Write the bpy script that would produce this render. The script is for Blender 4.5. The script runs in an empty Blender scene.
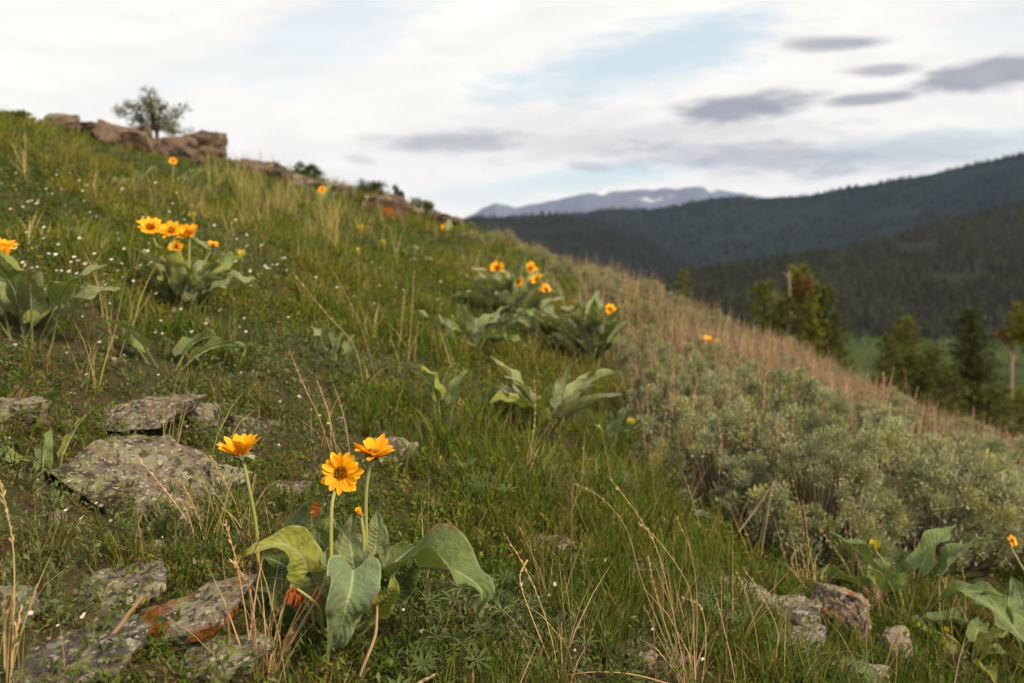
import bpy, bmesh, math, time
import numpy as np
from mathutils import Vector

T0 = time.time()
sc = bpy.context.scene
COL = sc.collection
F = 995.6            # focal length in pixels (35 mm on 36 mm sensor, 1024 px)
HZ = 254.0           # pixel row of the horizon
R = np.random.default_rng

# ------------------------------------------------------------------ noise
def _h(ix, iy, iz, s):
    n = (ix * 374761393 + iy * 668265263 + iz * 2147483647 + s * 974634777).astype(np.int64) & 0xffffffff
    n = ((n ^ (n >> 13)) * 1274126177) & 0xffffffff
    n = ((n ^ (n >> 16)) * 2246822519) & 0xffffffff
    return ((n ^ (n >> 15)) & 0xffff) / 65535.0

def vnoise(p, s=0):
    p = np.asarray(p, float)
    i = np.floor(p).astype(np.int64); f = p - i; f = f * f * (3 - 2 * f)
    r = 0
    for dx in (0, 1):
        wx = f[:, 0] if dx else 1 - f[:, 0]
        for dy in (0, 1):
            wy = f[:, 1] if dy else 1 - f[:, 1]
            for dz in (0, 1):
                wz = f[:, 2] if dz else 1 - f[:, 2]
                r = r + wx * wy * wz * _h(i[:, 0] + dx, i[:, 1] + dy, i[:, 2] + dz, s)
    return r

def fbm(p, o=4, s=0):
    p = np.asarray(p, float); a = .5; t = 0; n = 0
    for k in range(o):
        t = t + a * vnoise(p * 2 ** k + 17.3 * k, s + k); n += a; a *= .5
    return t / n

def fbm2(x, y, o=4, s=0):
    x = np.asarray(x, float); sh = x.shape
    return fbm(np.stack([x.ravel(), np.asarray(y, float).ravel(), np.zeros(x.size) + .37 + s], 1), o, s).reshape(sh)

def sstep(a, b, x):
    t = np.clip((x - a) / (b - a), 0, 1); return t * t * (3 - 2 * t)

def nrm(v):
    v = np.asarray(v, float); return v / np.maximum(np.linalg.norm(v, axis=-1, keepdims=True), 1e-9)

# ------------------------------------------------------------------ hillside height field
SIL = np.array([(-260, 50, .05), (-120, 78, .05), (0, 112, .05), (100, 142, .02), (160, 154, .0), (200, 162, .0), (230, 163, .0), (262, 168, .02), (300, 179, .02), (340, 191, .02), (385, 205, .02), (440, 219, .02),
                (480, 226, .06), (560, 252, .15), (620, 270, .25), (700, 301, .25), (740, 316, .25), (830, 352, .28), (920, 400, .28),
                (1024, 436, .28), (1150, 482, .28), (1300, 540, .28)], float)
KQ = .035
def cap_of(u): return np.interp(u, [-.8, -.3, 0, .3, .8], [.85, .72, .6, .45, .40])
AN = np.linspace(math.radians(-38), math.radians(38), 60)
def _prof(a, r, r0):
    u = math.tan(a); cap = cap_of(u); t1 = cap / (2 * KQ); t = np.maximum(r - r0, 0)
    ex = np.where(t < t1, KQ * t * t, KQ * t1 * t1 + cap * (t - t1))
    return -.89 - .35 * r * math.sin(a) + .1 * r * math.cos(a) - ex
R0 = []
for a in AN:
    px = 512 + F * math.tan(a); s = (HZ - np.interp(px, SIL[:, 0], SIL[:, 1])) / F; vg = np.interp(px, SIL[:, 0], SIL[:, 2])
    r = np.linspace(1.5, 40, 800); lo, hi = 1.0, 25.0
    for _ in range(40):
        m = (lo + hi) / 2
        if ((_prof(a, r, m) + vg) / (r * math.cos(a))).max() > s: hi = m
        else: lo = m
    R0.append(m)
R0 = np.array(R0)
R0 = np.convolve(np.pad(R0, 2, mode='edge'), np.ones(5) / 5, 'valid')

def H(x, y):
    x = np.asarray(x, float); y = np.asarray(y, float)
    r = np.hypot(x, y); a = np.clip(np.arctan2(x, y), AN[0], AN[-1])
    r0 = np.interp(a, AN, R0); cap = cap_of(np.tan(a)); t1 = cap / (2 * KQ); t = np.maximum(r - r0, 0)
    ex = np.where(t < t1, KQ * t * t, KQ * t1 * t1 + cap * (t - t1))
    n = (fbm2(x * .9, y * .9, 3, 5) - .5) * .13 + (fbm2(x * 4, y * 4, 3, 9) - .5) * .045
    n = n + (fbm2(x * .06, y * .06, 3, 15) - .5) * np.minimum(t, 40) * .08
    return -.89 - .35 * x + .1 * y - ex + n * np.clip(r / .8, .2, 1)

def Hs(x, y): return float(H(np.array([x]), np.array([y]))[0])
DD = np.geomspace(.9, 60, 2400)
def hit(px, py):
    u = (px - 512) / F; v = (HZ - py) / F
    b = v * DD < H(u * DD, DD); i = int(np.argmax(b)) if b.any() else None
    if i is None:
        g = H(u * DD, DD) / DD; i = int(np.argmax(g))
    d = float(DD[i]); x = u * d
    return np.array([x, d, Hs(x, d)])
def pt(px, py, d): return np.array([(px - 512) / F * d, d, (HZ - py) / F * d])

# ------------------------------------------------------------------ mesh building
class MB:
    def __init__(s): s.v = []; s.f = {3: [], 4: []}; s.c = []; s.u = []; s.n = 0
    def add(s, v, faces, col=(1, 1, 1), uv=None):
        v = np.asarray(v, float).reshape(-1, 3); k = len(v); s.v.append(v)
        for f in faces:
            f = np.asarray(f, np.int64)
            if len(f): s.f[f.shape[1]].append(f + s.n)
        c = np.asarray(col, float); c = np.broadcast_to(c, (k, 3)); s.c.append(c)
        s.u.append(np.zeros((k, 3)) if uv is None else np.asarray(uv, float)); s.n += k
    def mesh(s, name, mats, origin=(0, 0, 0), smooth=False):
        me = bpy.data.meshes.new(name)
        v = np.concatenate(s.v) - np.asarray(origin, float)
        f3 = np.concatenate(s.f[3]) if s.f[3] else np.zeros((0, 3), np.int64)
        f4 = np.concatenate(s.f[4]) if s.f[4] else np.zeros((0, 4), np.int64)
        me.vertices.add(len(v)); me.vertices.foreach_set('co', v.astype(np.float32).ravel())
        lv = np.concatenate([f3.ravel(), f4.ravel()]).astype(np.int32)
        me.loops.add(len(lv)); me.loops.foreach_set('vertex_index', lv)
        ls = np.concatenate([np.arange(len(f3)) * 3, len(f3) * 3 + np.arange(len(f4)) * 4]).astype(np.int32)
        me.polygons.add(len(ls)); me.polygons.foreach_set('loop_start', ls)
        if smooth: me.polygons.foreach_set('use_smooth', np.ones(len(ls), bool))
        else: me.polygons.foreach_set('use_smooth', np.zeros(len(ls), bool))
        me.update(calc_edges=True)
        ca = me.color_attributes.new('Col', 'FLOAT_COLOR', 'POINT')
        c = np.concatenate([np.concatenate(s.c), np.ones((len(v), 1))], 1)
        ca.data.foreach_set('color', c.astype(np.float32).ravel())
        ua = me.attributes.new('leafuv', 'FLOAT_VECTOR', 'POINT')
        ua.data.foreach_set('vector', np.concatenate(s.u).astype(np.float32).ravel())
        for m in (mats if isinstance(mats, (list, tuple)) else [mats]): me.materials.append(m)
        return me
    def build(s, name, mats, parent=None, origin=(0, 0, 0), smooth=False):
        o = bpy.data.objects.new(name, s.mesh(name, mats, origin, smooth)); COL.objects.link(o)
        if parent is not None: o.parent = parent
        return o

def tag(o, label=None, cat=None, group=None, kind=None):
    if label: o['label'] = label
    if cat: o['category'] = cat
    if group: o['group'] = group
    if kind: o['kind'] = kind
    return o
def empty(name, loc, label, cat, group=None):
    o = bpy.data.objects.new(name, None); COL.objects.link(o); o.empty_display_size = .05
    o.location = [float(q) for q in loc]; return tag(o, label, cat, group)

def grid_faces(nr, nc, wrap=False):
    i = np.arange(nr - 1)[:, None]; j = np.arange(nc if wrap else nc - 1)[None, :]; j2 = (j + 1) % nc
    return np.stack([i * nc + j, i * nc + j2, (i + 1) * nc + j2, (i + 1) * nc + j], -1).reshape(-1, 4)

def spline(P, n):
    P = np.asarray(P, float); k = len(P)
    Q = np.vstack([2 * P[0] - P[1], P, 2 * P[-1] - P[-2]])
    t = np.linspace(0, k - 1, n); i = np.minimum(t.astype(int), k - 2); f = (t - i)[:, None]
    a, b, c, d = Q[i], Q[i + 1], Q[i + 2], Q[i + 3]
    return .5 * (2 * b + (c - a) * f + (2 * a - 5 * b + 4 * c - d) * f ** 2 + (3 * b - a - 3 * c + d) * f ** 3)

def tube(mb, P, r0, r1=None, sides=6, n=None, col=(1, 1, 1), uv=None, wob=0, rng=None):
    P = np.asarray(P, float)
    if n: P = spline(P, n)
    k = len(P); r = np.linspace(r0, r0 if r1 is None else r1, k)
    if wob and rng is not None: P = P + rng.normal(0, wob, P.shape) * np.linspace(0, 1, k)[:, None]
    T = nrm(np.gradient(P, axis=0)); ref = np.array([.3, -.9, .2]) if abs(T[0][2]) > .6 else np.array([0, 0, 1.])
    S = nrm(np.cross(T, ref)); B = np.cross(T, S)
    a = np.arange(sides) / sides * 2 * math.pi
    v = P[:, None] + r[:, None, None] * (np.cos(a)[None, :, None] * S[:, None] + np.sin(a)[None, :, None] * B[:, None])
    c = np.asarray(col, float)
    if c.ndim == 2: c = np.repeat(np.stack([np.interp(np.linspace(0, 1, k), np.linspace(0, 1, len(c)), c[:, q]) for q in range(3)], 1), sides, 0)
    mb.add(v.reshape(-1, 3), [grid_faces(k, sides, True)], c, None if uv is None else np.broadcast_to(np.asarray(uv, float), (k * sides, 3)))

def blades(mb, base, phi, th0, dth, L, W, c0, c1, rows=4, twist=None):
    N = len(base); ds = L / (rows - 1); P = [base]; p = base
    for k in range(rows - 1):
        th = th0 + dth * (k + .5) / (rows - 1)
        p = p + ds[:, None] * np.stack([np.sin(th) * np.sin(phi), np.sin(th) * np.cos(phi), np.cos(th)], 1); P.append(p)
    P = np.stack(P, 1)
    tw = phi + (0 if twist is None else twist)
    S = np.stack([np.cos(tw), -np.sin(tw), np.zeros(N)], 1)
    w = np.array([.75, 1, .72, .08]) if rows == 4 else np.linspace(1, .08, rows)
    off = S[:, None] * (W[:, None] * w[None])[..., None] * .5
    V = np.stack([P - off, P + off], 2)                         # N,rows,2,3
    f = np.array([[2 * k, 2 * k + 1, 2 * k + 3, 2 * k + 2] for k in range(rows - 1)])
    Fc = (np.arange(N) * rows * 2)[:, None, None] + f[None]
    t = np.linspace(0, 1, rows)[None, :, None, None]
    C = (c0[:, None, None] * (1 - t) + c1[:, None, None] * t) * np.ones((1, 1, 2, 1))
    mb.add(V.reshape(-1, 3), [Fc.reshape(-1, 4)], C.reshape(-1, 3))

def leaflets(mb, base, d, L, W, col, nh=None, rng=None, fold=.25):
    """diamond leaves: base point, unit direction, length, width"""
    N = len(base)
    if nh is None: nh = rng.normal(0, 1, (N, 3)) + np.array([0, 0, 1.2])
    S = nrm(np.cross(d, nh)); Nn = np.cross(S, d)
    m = base + d * (L * .55)[:, None]
    l = m - S * (W * .5)[:, None] + Nn * (W * fold)[:, None]; r = m + S * (W * .5)[:, None] + Nn * (W * fold)[:, None]
    V = np.stack([base, l, base + d * L[:, None], r], 1)
    mb.add(V.reshape(-1, 3), [np.arange(N * 4).reshape(-1, 4)], np.repeat(np.broadcast_to(col, (N, 3)), 4, 0))

# ------------------------------------------------------------------ materials
def newmat(name):
    m = bpy.data.materials.new(name); m.use_nodes = True; nt = m.node_tree; nt.nodes.clear()
    out = nt.nodes.new('ShaderNodeOutputMaterial'); return m, nt, out
def nd(nt, t, **kw):
    n = nt.nodes.new(t)
    for k, v in kw.items():
        if k.startswith('i_'):
            n.inputs[int(k[2:])].default_value = v
        else: setattr(n, k, v)
    return n
def mathn(nt, op, a, b=None, c=None):
    n = nt.nodes.new('ShaderNodeMath'); n.operation = op
    for i, q in enumerate((a, b, c)):
        if q is None: continue
        if isinstance(q, (int, float)): n.inputs[i].default_value = q
        else: nt.links.new(q, n.inputs[i])
    return n.outputs[0]
def mixc(nt, f, a, b, blend='MIX'):
    n = nt.nodes.new('ShaderNodeMix'); n.data_type = 'RGBA'; n.blend_type = blend
    for sck, q in ((0, f), (6, a), (7, b)):
        if isinstance(q, (int, float)): n.inputs[sck].default_value = q
        elif isinstance(q, tuple): n.inputs[sck].default_value = (*q, 1) if len(q) == 3 else q
        else: nt.links.new(q, n.inputs[sck])
    return n.outputs[2]

def veg_mat(name, transl=.3, rough=.6, spec=.25, noise=0):
    m, nt, out = newmat(name); L = nt.links.new
    at = nd(nt, 'ShaderNodeAttribute', attribute_name='Col'); c = at.outputs['Color']
    if noise:
        tc = nd(nt, 'ShaderNodeTexCoord'); nz = nd(nt, 'ShaderNodeTexNoise'); nz.inputs['Scale'].default_value = noise; nz.inputs['Detail'].default_value = 3
        L(tc.outputs['Object'], nz.inputs['Vector']); c = mixc(nt, .7, c, mixc(nt, nz.outputs['Fac'], (.55, .55, .5), (1.45, 1.45, 1.5)), 'MULTIPLY')
    p = nd(nt, 'ShaderNodeBsdfPrincipled'); L(c, p.inputs['Base Color']); p.inputs['Roughness'].default_value = rough
    p.inputs['Specular IOR Level'].default_value = spec
    if transl:
        t = nd(nt, 'ShaderNodeBsdfTranslucent'); L(mixc(nt, .5, c, (1.3, 1.25, .5), 'MULTIPLY'), t.inputs['Color'])
        mx = nd(nt, 'ShaderNodeMixShader', i_0=transl); L(p.outputs[0], mx.inputs[1]); L(t.outputs[0], mx.inputs[2]); L(mx.outputs[0], out.inputs[0])
    else: L(p.outputs[0], out.inputs[0])
    return m

M_grass = veg_mat('grass_blade', .35, .75, .08)
M_forb = veg_mat('forb_leaf', .25, .8, .08)
M_straw = veg_mat('dry_straw', .15, .7, .12)
M_sage = veg_mat('sage_leaf', .2, .8, .1)
M_wood = veg_mat('woody_stem', 0, .85, .1, 60)
M_petal = veg_mat('yellow_petal', .3, .5, .2)
M_disc = veg_mat('flower_disc', 0, .8, .1)
M_conif = veg_mat('conifer_needles', .2, .7, .15)
M_far = veg_mat('far_tree', 0, .9, .05)

def leaf_mat():
    m, nt, out = newmat('balsamroot_leaf'); L = nt.links.new
    at = nd(nt, 'ShaderNodeAttribute', attribute_name='Col'); ua = nd(nt, 'ShaderNodeAttribute', attribute_name='leafuv')
    sp = nd(nt, 'ShaderNodeSeparateXYZ'); L(ua.outputs['Vector'], sp.inputs[0]); u, v = sp.outputs[0], sp.outputs[1]
    au = mathn(nt, 'ABSOLUTE', u)
    mid = mathn(nt, 'SUBTRACT', 1, mathn(nt, 'SMOOTH_MIN', mathn(nt, 'DIVIDE', au, .075), 1, .2))
    tcw = nd(nt, 'ShaderNodeTexCoord'); nzw = nd(nt, 'ShaderNodeTexNoise'); nzw.inputs['Scale'].default_value = 30; nzw.inputs['Detail'].default_value = 3; L(tcw.outputs['Object'], nzw.inputs['Vector'])
    w = mathn(nt, 'FRACT', mathn(nt, 'ADD', mathn(nt, 'SUBTRACT', mathn(nt, 'MULTIPLY', v, 12.0), mathn(nt, 'MULTIPLY', au, 2.4)), mathn(nt, 'MULTIPLY', nzw.outputs['Fac'], 1.6)))
    tri = mathn(nt, 'ABSOLUTE', mathn(nt, 'SUBTRACT', w, .5))
    vein = mathn(nt, 'MULTIPLY', mathn(nt, 'GREATER_THAN', tri, .44), mathn(nt, 'SUBTRACT', 1, mathn(nt, 'MULTIPLY', au, .7)))
    tc = nd(nt, 'ShaderNodeTexCoord'); nz = nd(nt, 'ShaderNodeTexNoise'); nz.inputs['Scale'].default_value = 55; nz.inputs['Detail'].default_value = 5
    L(tc.outputs['Object'], nz.inputs['Vector'])
    nz2 = nd(nt, 'ShaderNodeTexNoise'); nz2.inputs['Scale'].default_value = 14; nz2.inputs['Detail'].default_value = 2; L(tc.outputs['Object'], nz2.inputs['Vector'])
    c = mixc(nt, .75, at.outputs['Color'], mixc(nt, nz.outputs['Fac'], (.6, .62, .55), (1.4, 1.38, 1.45)), 'MULTIPLY')
    c = mixc(nt, .6, c, mixc(nt, nz2.outputs['Fac'], (.7, .75, .5), (1.3, 1.22, 1.3)), 'MULTIPLY')
    edge = mathn(nt, 'MULTIPLY', mathn(nt, 'GREATER_THAN', au, .95), .5)
    f = mathn(nt, 'MINIMUM', mathn(nt, 'ADD', mathn(nt, 'ADD', mathn(nt, 'MAXIMUM', mid, 0), mathn(nt, 'MULTIPLY', vein, .13)), edge), .8)
    br = mathn(nt, 'GREATER_THAN', mathn(nt, 'ADD', au, mathn(nt, 'MULTIPLY', nz2.outputs['Fac'], 1.6)), 1.92)
    c2 = mixc(nt, mathn(nt, 'MULTIPLY', br, .7), mixc(nt, f, c, (.30, .34, .20)), (.20, .12, .05))
    p = nd(nt, 'ShaderNodeBsdfPrincipled'); L(c2, p.inputs['Base Color']); p.inputs['Roughness'].default_value = .62; p.inputs['Specular IOR Level'].default_value = .25
    p.inputs['Sheen Weight'].default_value = .06; p.inputs['Sheen Roughness'].default_value = .5
    h = mathn(nt, 'ADD', mathn(nt, 'MULTIPLY', tri, -.5), mathn(nt, 'MULTIPLY', nz.outputs['Fac'], 1.6))
    b = nd(nt, 'ShaderNodeBump'); b.inputs['Strength'].default_value = .9; b.inputs['Distance'].default_value = .004; L(h, b.inputs['Height']); L(b.outputs[0], p.inputs['Normal'])
    t = nd(nt, 'ShaderNodeBsdfTranslucent'); L(mixc(nt, .7, c2, (1.35, 1.3, .35), 'MULTIPLY'), t.inputs['Color'])
    mx = nd(nt, 'ShaderNodeMixShader', i_0=.3); L(p.outputs[0], mx.inputs[1]); L(t.outputs[0], mx.inputs[2]); L(mx.outputs[0], out.inputs[0])
    return m
M_leaf = leaf_mat()

def rock_mat(name='lichen_rock', crust=True):
    m, nt, out = newmat(name); L = nt.links.new
    at = nd(nt, 'ShaderNodeAttribute', attribute_name='Col'); tc = nd(nt, 'ShaderNodeTexCoord')
    def nz(s, d, r=.6):
        n = nd(nt, 'ShaderNodeTexNoise'); n.inputs['Scale'].default_value = s; n.inputs['Detail'].default_value = d; n.inputs['Roughness'].default_value = r
        L(tc.outputs['Object'], n.inputs['Vector']); return n.outputs['Fac']
    a, b2, sp = nz(95, 6, .7), nz(34, 6, .75), nz(260, 3)
    c = mixc(nt, .9, at.outputs['Color'], mixc(nt, a, (.22, .22, .22), (1.85, 1.85, 1.8)), 'MULTIPLY')
    c = mixc(nt, mathn(nt, 'MULTIPLY', mathn(nt, 'GREATER_THAN', b2, .60), .6), c, (.035, .03, .028))
    c = mixc(nt, mathn(nt, 'MULTIPLY', mathn(nt, 'GREATER_THAN', sp, .64), .5), c, (.36, .36, .28))
    warp = nd(nt, 'ShaderNodeTexNoise'); warp.inputs['Scale'].default_value = 45; warp.inputs['Detail'].default_value = 4; L(tc.outputs['Object'], warp.inputs['Vector'])
    wv = nd(nt, 'ShaderNodeMix', data_type='VECTOR'); wv.inputs[0].default_value = .035; L(tc.outputs['Object'], wv.inputs[4]); L(warp.outputs['Color'], wv.inputs[5])
    for sc_, colr, th, amt in ((42, (.27, .26, .18), .74, .65), (70, (.20, .19, .07), .76, .7), (90, (.05, .04, .035), .70, .8), (130, (.40, .38, .31), .86, .75)) if crust else ():
        vo = nd(nt, 'ShaderNodeTexVoronoi'); vo.inputs['Scale'].default_value = sc_; L(wv.outputs[1], vo.inputs['Vector']); sv = nd(nt, 'ShaderNodeSeparateXYZ'); L(vo.outputs['Color'], sv.inputs[0])
        inside = mathn(nt, 'LESS_THAN', vo.outputs['Distance'], .52)
        c = mixc(nt, mathn(nt, 'MULTIPLY', mathn(nt, 'MULTIPLY', mathn(nt, 'GREATER_THAN', sv.outputs[0], th), inside), amt), c, colr)
    ol = nd(nt, 'ShaderNodeAttribute', attribute_name='leafuv'); os_ = nd(nt, 'ShaderNodeSeparateXYZ'); L(ol.outputs['Vector'], os_.inputs[0])
    c = mixc(nt, mathn(nt, 'MULTIPLY', os_.outputs[0], .85), c, mixc(nt, .6, at.outputs['Color'], mixc(nt, a, (.5, .5, .5), (1.5, 1.5, 1.5)), 'MULTIPLY'))
    p = nd(nt, 'ShaderNodeBsdfPrincipled'); L(c, p.inputs['Base Color']); p.inputs['Roughness'].default_value = .9; p.inputs['Specular IOR Level'].default_value = .15
    b = nd(nt, 'ShaderNodeBump'); b.inputs['Strength'].default_value = 1; b.inputs['Distance'].default_value = .010
    L(mathn(nt, 'ADD', a, mathn(nt, 'MULTIPLY', b2, 1.6)), b.inputs['Height']); L(b.outputs[0], p.inputs['Normal']); L(p.outputs[0], out.inputs[0])
    return m
M_rock = rock_mat(); M_outcrop = rock_mat('outcrop_stone', False)

def soil_mat():
    m, nt, out = newmat('hillside_soil'); L = nt.links.new
    tc = nd(nt, 'ShaderNodeTexCoord')
    def nz(s, d, r=.6):
        n = nd(nt, 'ShaderNodeTexNoise'); n.inputs['Scale'].default_value = s; n.inputs['Detail'].default_value = d; n.inputs['Roughness'].default_value = r
        L(tc.outputs['Object'], n.inputs['Vector']); return n.outputs['Fac']
    a, b2, c3 = nz(2.2, 4), nz(28, 6, .7), nz(160, 4)
    c = mixc(nt, a, (.045, .029, .016), (.085, .055, .031))
    c = mixc(nt, mathn(nt, 'MULTIPLY', mathn(nt, 'GREATER_THAN', b2, .47), .85), c, (.038, .048, .014))
    c = mixc(nt, mathn(nt, 'MULTIPLY', mathn(nt, 'GREATER_THAN', c3, .58), .6), c, (.14, .10, .058))
    p = nd(nt, 'ShaderNodeBsdfPrincipled'); L(c, p.inputs['Base Color']); p.inputs['Roughness'].default_value = .95; p.inputs['Specular IOR Level'].default_value = .1
    b = nd(nt, 'ShaderNodeBump'); b.inputs['Strength'].default_value = 1; b.inputs['Distance'].default_value = .02
    L(mathn(nt, 'ADD', b2, mathn(nt, 'MULTIPLY', c3, .5)), b.inputs['Height']); L(b.outputs[0], p.inputs['Normal']); L(p.outputs[0], out.inputs[0])
    return m
M_soil = soil_mat()

def hill_mat(name, c1, c2, scale, c3=None, thr=.6, s3=.001):
    m, nt, out = newmat(name); L = nt.links.new
    tc = nd(nt, 'ShaderNodeTexCoord')
    def nz(s, d):
        n = nd(nt, 'ShaderNodeTexNoise'); n.inputs['Scale'].default_value = s; n.inputs['Detail'].default_value = d; L(tc.outputs['Object'], n.inputs['Vector']); return n.outputs['Fac']
    c = mixc(nt, nz(scale, 6), c1, c2)
    if c3:
        mr = nd(nt, 'ShaderNodeMapRange'); mr.inputs['From Min'].default_value = thr; mr.inputs['From Max'].default_value = thr + .06; L(nz(s3, 5), mr.inputs['Value'])
        c = mixc(nt, mr.outputs[0], c, c3)
    p = nd(nt, 'ShaderNodeBsdfPrincipled'); L(c, p.inputs['Base Color']); p.inputs['Roughness'].default_value = 1; p.inputs['Specular IOR Level'].default_value = 0
    L(p.outputs[0], out.inputs[0]); return m

# ------------------------------------------------------------------ camera, world, light
cd = bpy.data.cameras.new('camera'); cam = bpy.data.objects.new('camera', cd); COL.objects.link(cam)
cam.location = (0, 0, 0); cam.rotation_euler = (math.radians(90), 0, 0)
cd.lens = 35.0; cd.sensor_width = 36; cd.shift_y = -(341.5 - HZ) / 1024
cd.clip_start = .05; cd.clip_end = 60000
cd.dof.use_dof = True; cd.dof.focus_distance = 1.66; cd.dof.aperture_fstop = 4.6
sc.camera = cam
SUN_EL, SUN_AZ = math.radians(37), math.radians(128)           # azimuth from +y towards +x
sd = np.array([math.sin(SUN_AZ) * math.cos(SUN_EL), math.cos(SUN_AZ) * math.cos(SUN_EL), math.sin(SUN_EL)])
ld = bpy.data.lights.new('sun', 'SUN'); lo_ = bpy.data.objects.new('sun', ld); COL.objects.link(lo_)
ld.energy = 4.0; ld.angle = math.radians(11); ld.color = (1, .80, .52)
lo_.rotation_euler = Vector(sd).to_track_quat('Z', 'Y').to_euler()

def make_world():
    w = bpy.data.worlds.new('World'); sc.world = w; w.use_nodes = True; nt = w.node_tree; nt.nodes.clear(); L = nt.links.new
    out = nd(nt, 'ShaderNodeOutputWorld'); bg = nd(nt, 'ShaderNodeBackground'); L(bg.outputs[0], out.inputs[0]); bg.inputs[1].default_value = .1
    sky = nd(nt, 'ShaderNodeTexSky', sky_type='NISHITA'); sky.sun_disc = False; sky.sun_elevation = SUN_EL; sky.sun_rotation = SUN_AZ
    tc = nd(nt, 'ShaderNodeTexCoord'); sp = nd(nt, 'ShaderNodeSeparateXYZ'); L(tc.outputs['Generated'], sp.inputs[0]); X, Y, Z = sp.outputs
    az = mathn(nt, 'ARCTAN2', X, Y); el = mathn(nt, 'ARCSINE', Z)
    def noise(vec, scale, det=5, rough=.55, dist=0):
        n = nd(nt, 'ShaderNodeTexNoise'); n.inputs['Scale'].default_value = scale; n.inputs['Detail'].default_value = det
        n.inputs['Roughness'].default_value = rough; n.inputs['Distortion'].default_value = dist; L(vec, n.inputs['Vector']); return n.outputs['Fac']
    cv = nd(nt, 'ShaderNodeCombineXYZ'); zz = mathn(nt, 'ADD', mathn(nt, 'MAXIMUM', Z, 0), .12)
    L(mathn(nt, 'DIVIDE', X, zz), cv.inputs[0]); L(mathn(nt, 'DIVIDE', Y, zz), cv.inputs[1])
    flat = cv.outputs[0]
    cv2 = nd(nt, 'ShaderNodeCombineXYZ'); L(mathn(nt, 'MULTIPLY', az, 6), cv2.inputs[0]); L(mathn(nt, 'MULTIPLY', el, 26), cv2.inputs[1]); wisp = cv2.outputs[0]
    n1 = noise(flat, .55, 6, .6, .6); n2 = noise(wisp, 1.3, 6, .6, .5); n3 = noise(wisp, 3.6, 5, .62, .3)
    ra = math.radians
    def blob(px, py, hw, hh, tilt=0, amp=.55, soft=.5, n=n2, n2_=n3):
        u = (px - 512) / F; a0 = math.atan(u); e0 = math.atan((HZ - py) / F * math.cos(a0))
        dx = mathn(nt, 'SUBTRACT', az, a0); dy = mathn(nt, 'SUBTRACT', el, e0); c, s = math.cos(ra(tilt)), math.sin(ra(tilt))
        x = mathn(nt, 'MULTIPLY_ADD', dx, c, mathn(nt, 'MULTIPLY', dy, s)); y = mathn(nt, 'MULTIPLY_ADD', dx, -s, mathn(nt, 'MULTIPLY', dy, c))
        x = mathn(nt, 'DIVIDE', x, hw / F); y = mathn(nt, 'DIVIDE', y, hh / F)
        r = mathn(nt, 'SQRT', mathn(nt, 'ADD', mathn(nt, 'MULTIPLY', x, x), mathn(nt, 'MULTIPLY', y, y)))
        q = mathn(nt, 'ADD', mathn(nt, 'MULTIPLY', mathn(nt, 'SUBTRACT', n, .5), amp * 3), mathn(nt, 'MULTIPLY', mathn(nt, 'SUBTRACT', n2_, .5), amp * 2.6))
        r = mathn(nt, 'ADD', r, q)
        mr = nd(nt, 'ShaderNodeMapRange', interpolation_type='SMOOTHSTEP'); L(r, mr.inputs['Value'])
        mr.inputs['From Min'].default_value = 1 + soft * .85; mr.inputs['From Max'].default_value = 1 - soft * .85; mr.inputs['To Min'].default_value = 0; mr.inputs['To Max'].default_value = 1
        return mr.outputs[0]
    def union(items):
        t = None
        for f, k in items:
            f = mathn(nt, 'MULTIPLY', f, k); t = f if t is None else mathn(nt, 'MAXIMUM', t, f)
        return t
    blue = union([(blob(640, 60, 120, 26, 12, .7, .8), .75), (blob(330, 25, 90, 36, 25, .8, .9), .45), (blob(950, 148, 130, 13, 3, .5, .8), .7),
                  (blob(590, 178, 110, 11, 6, .5, .7), .8), (blob(230, 60, 120, 18, 20, .8, .9), .22), (blob(1010, 20, 60, 30, 0, .8, .9), .3), (blob(480, 195, 60, 12, 0, .5, .8), .5)])
    grey = union([(blob(745, 108, 66, 14, 5, .45, .55), 1.0), (blob(868, 99, 42, 6, 2, .4, .6), .95), (blob(828, 44, 46, 6.5, -1, .4, .6), .85), (blob(880, 70, 32, 5.5, -2, .4, .6), .8),
                  (blob(990, 74, 56, 15, 9, .5, .55), .95), (blob(455, 142, 74, 11, 1, .6, .75), .75), (blob(745, 158, 135, 15, -4, .7, .8), .72), (blob(870, 158, 120, 16, 3, .7, .9), .45),
                  (blob(360, 160, 14, 4, -6, .4, .8), .4), (blob(640, 140, 150, 16, 3, .8, .9), .4), (blob(590, 166, 26, 5, -4, .5, .8), .5), (blob(560, 130, 120, 22, 0, .8, .9), .2)])
    # broken high cloud deck elsewhere in the sky
    mr = nd(nt, 'ShaderNodeMapRange', interpolation_type='SMOOTHSTEP'); L(n1, mr.inputs['Value']); mr.inputs['From Min'].default_value = .60; mr.inputs['From Max'].default_value = .78
    gap = mathn(nt, 'MULTIPLY', mr.outputs[0], .5)
    blue = mathn(nt, 'MAXIMUM', blue, gap)
    # white deck: slightly warm low down, faint streaks
    mr2 = nd(nt, 'ShaderNodeMapRange'); L(n2, mr2.inputs['Value']); mr2.inputs['From Min'].default_value = .35; mr2.inputs['From Max'].default_value = .7
    white = mixc(nt, mr2.outputs[0], (7.1, 7.1, 7.2), (6.0, 6.05, 6.3))
    low = nd(nt, 'ShaderNodeMapRange'); L(el, low.inputs['Value']); low.inputs['From Min'].default_value = .22; low.inputs['From Max'].default_value = .02
    white = mixc(nt, mathn(nt, 'MULTIPLY', low.outputs[0], .3), white, (6.3, 6.05, 5.95))
    skyc = mixc(nt, .55, mixc(nt, .0, sky.outputs[0], (1, 1, 1)), (4.3, 5.6, 6.7))
    c = mixc(nt, blue, white, skyc)
    gcol = mixc(nt, n3, (1.75, 1.95, 2.5), (3.3, 3.4, 3.9))
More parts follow.
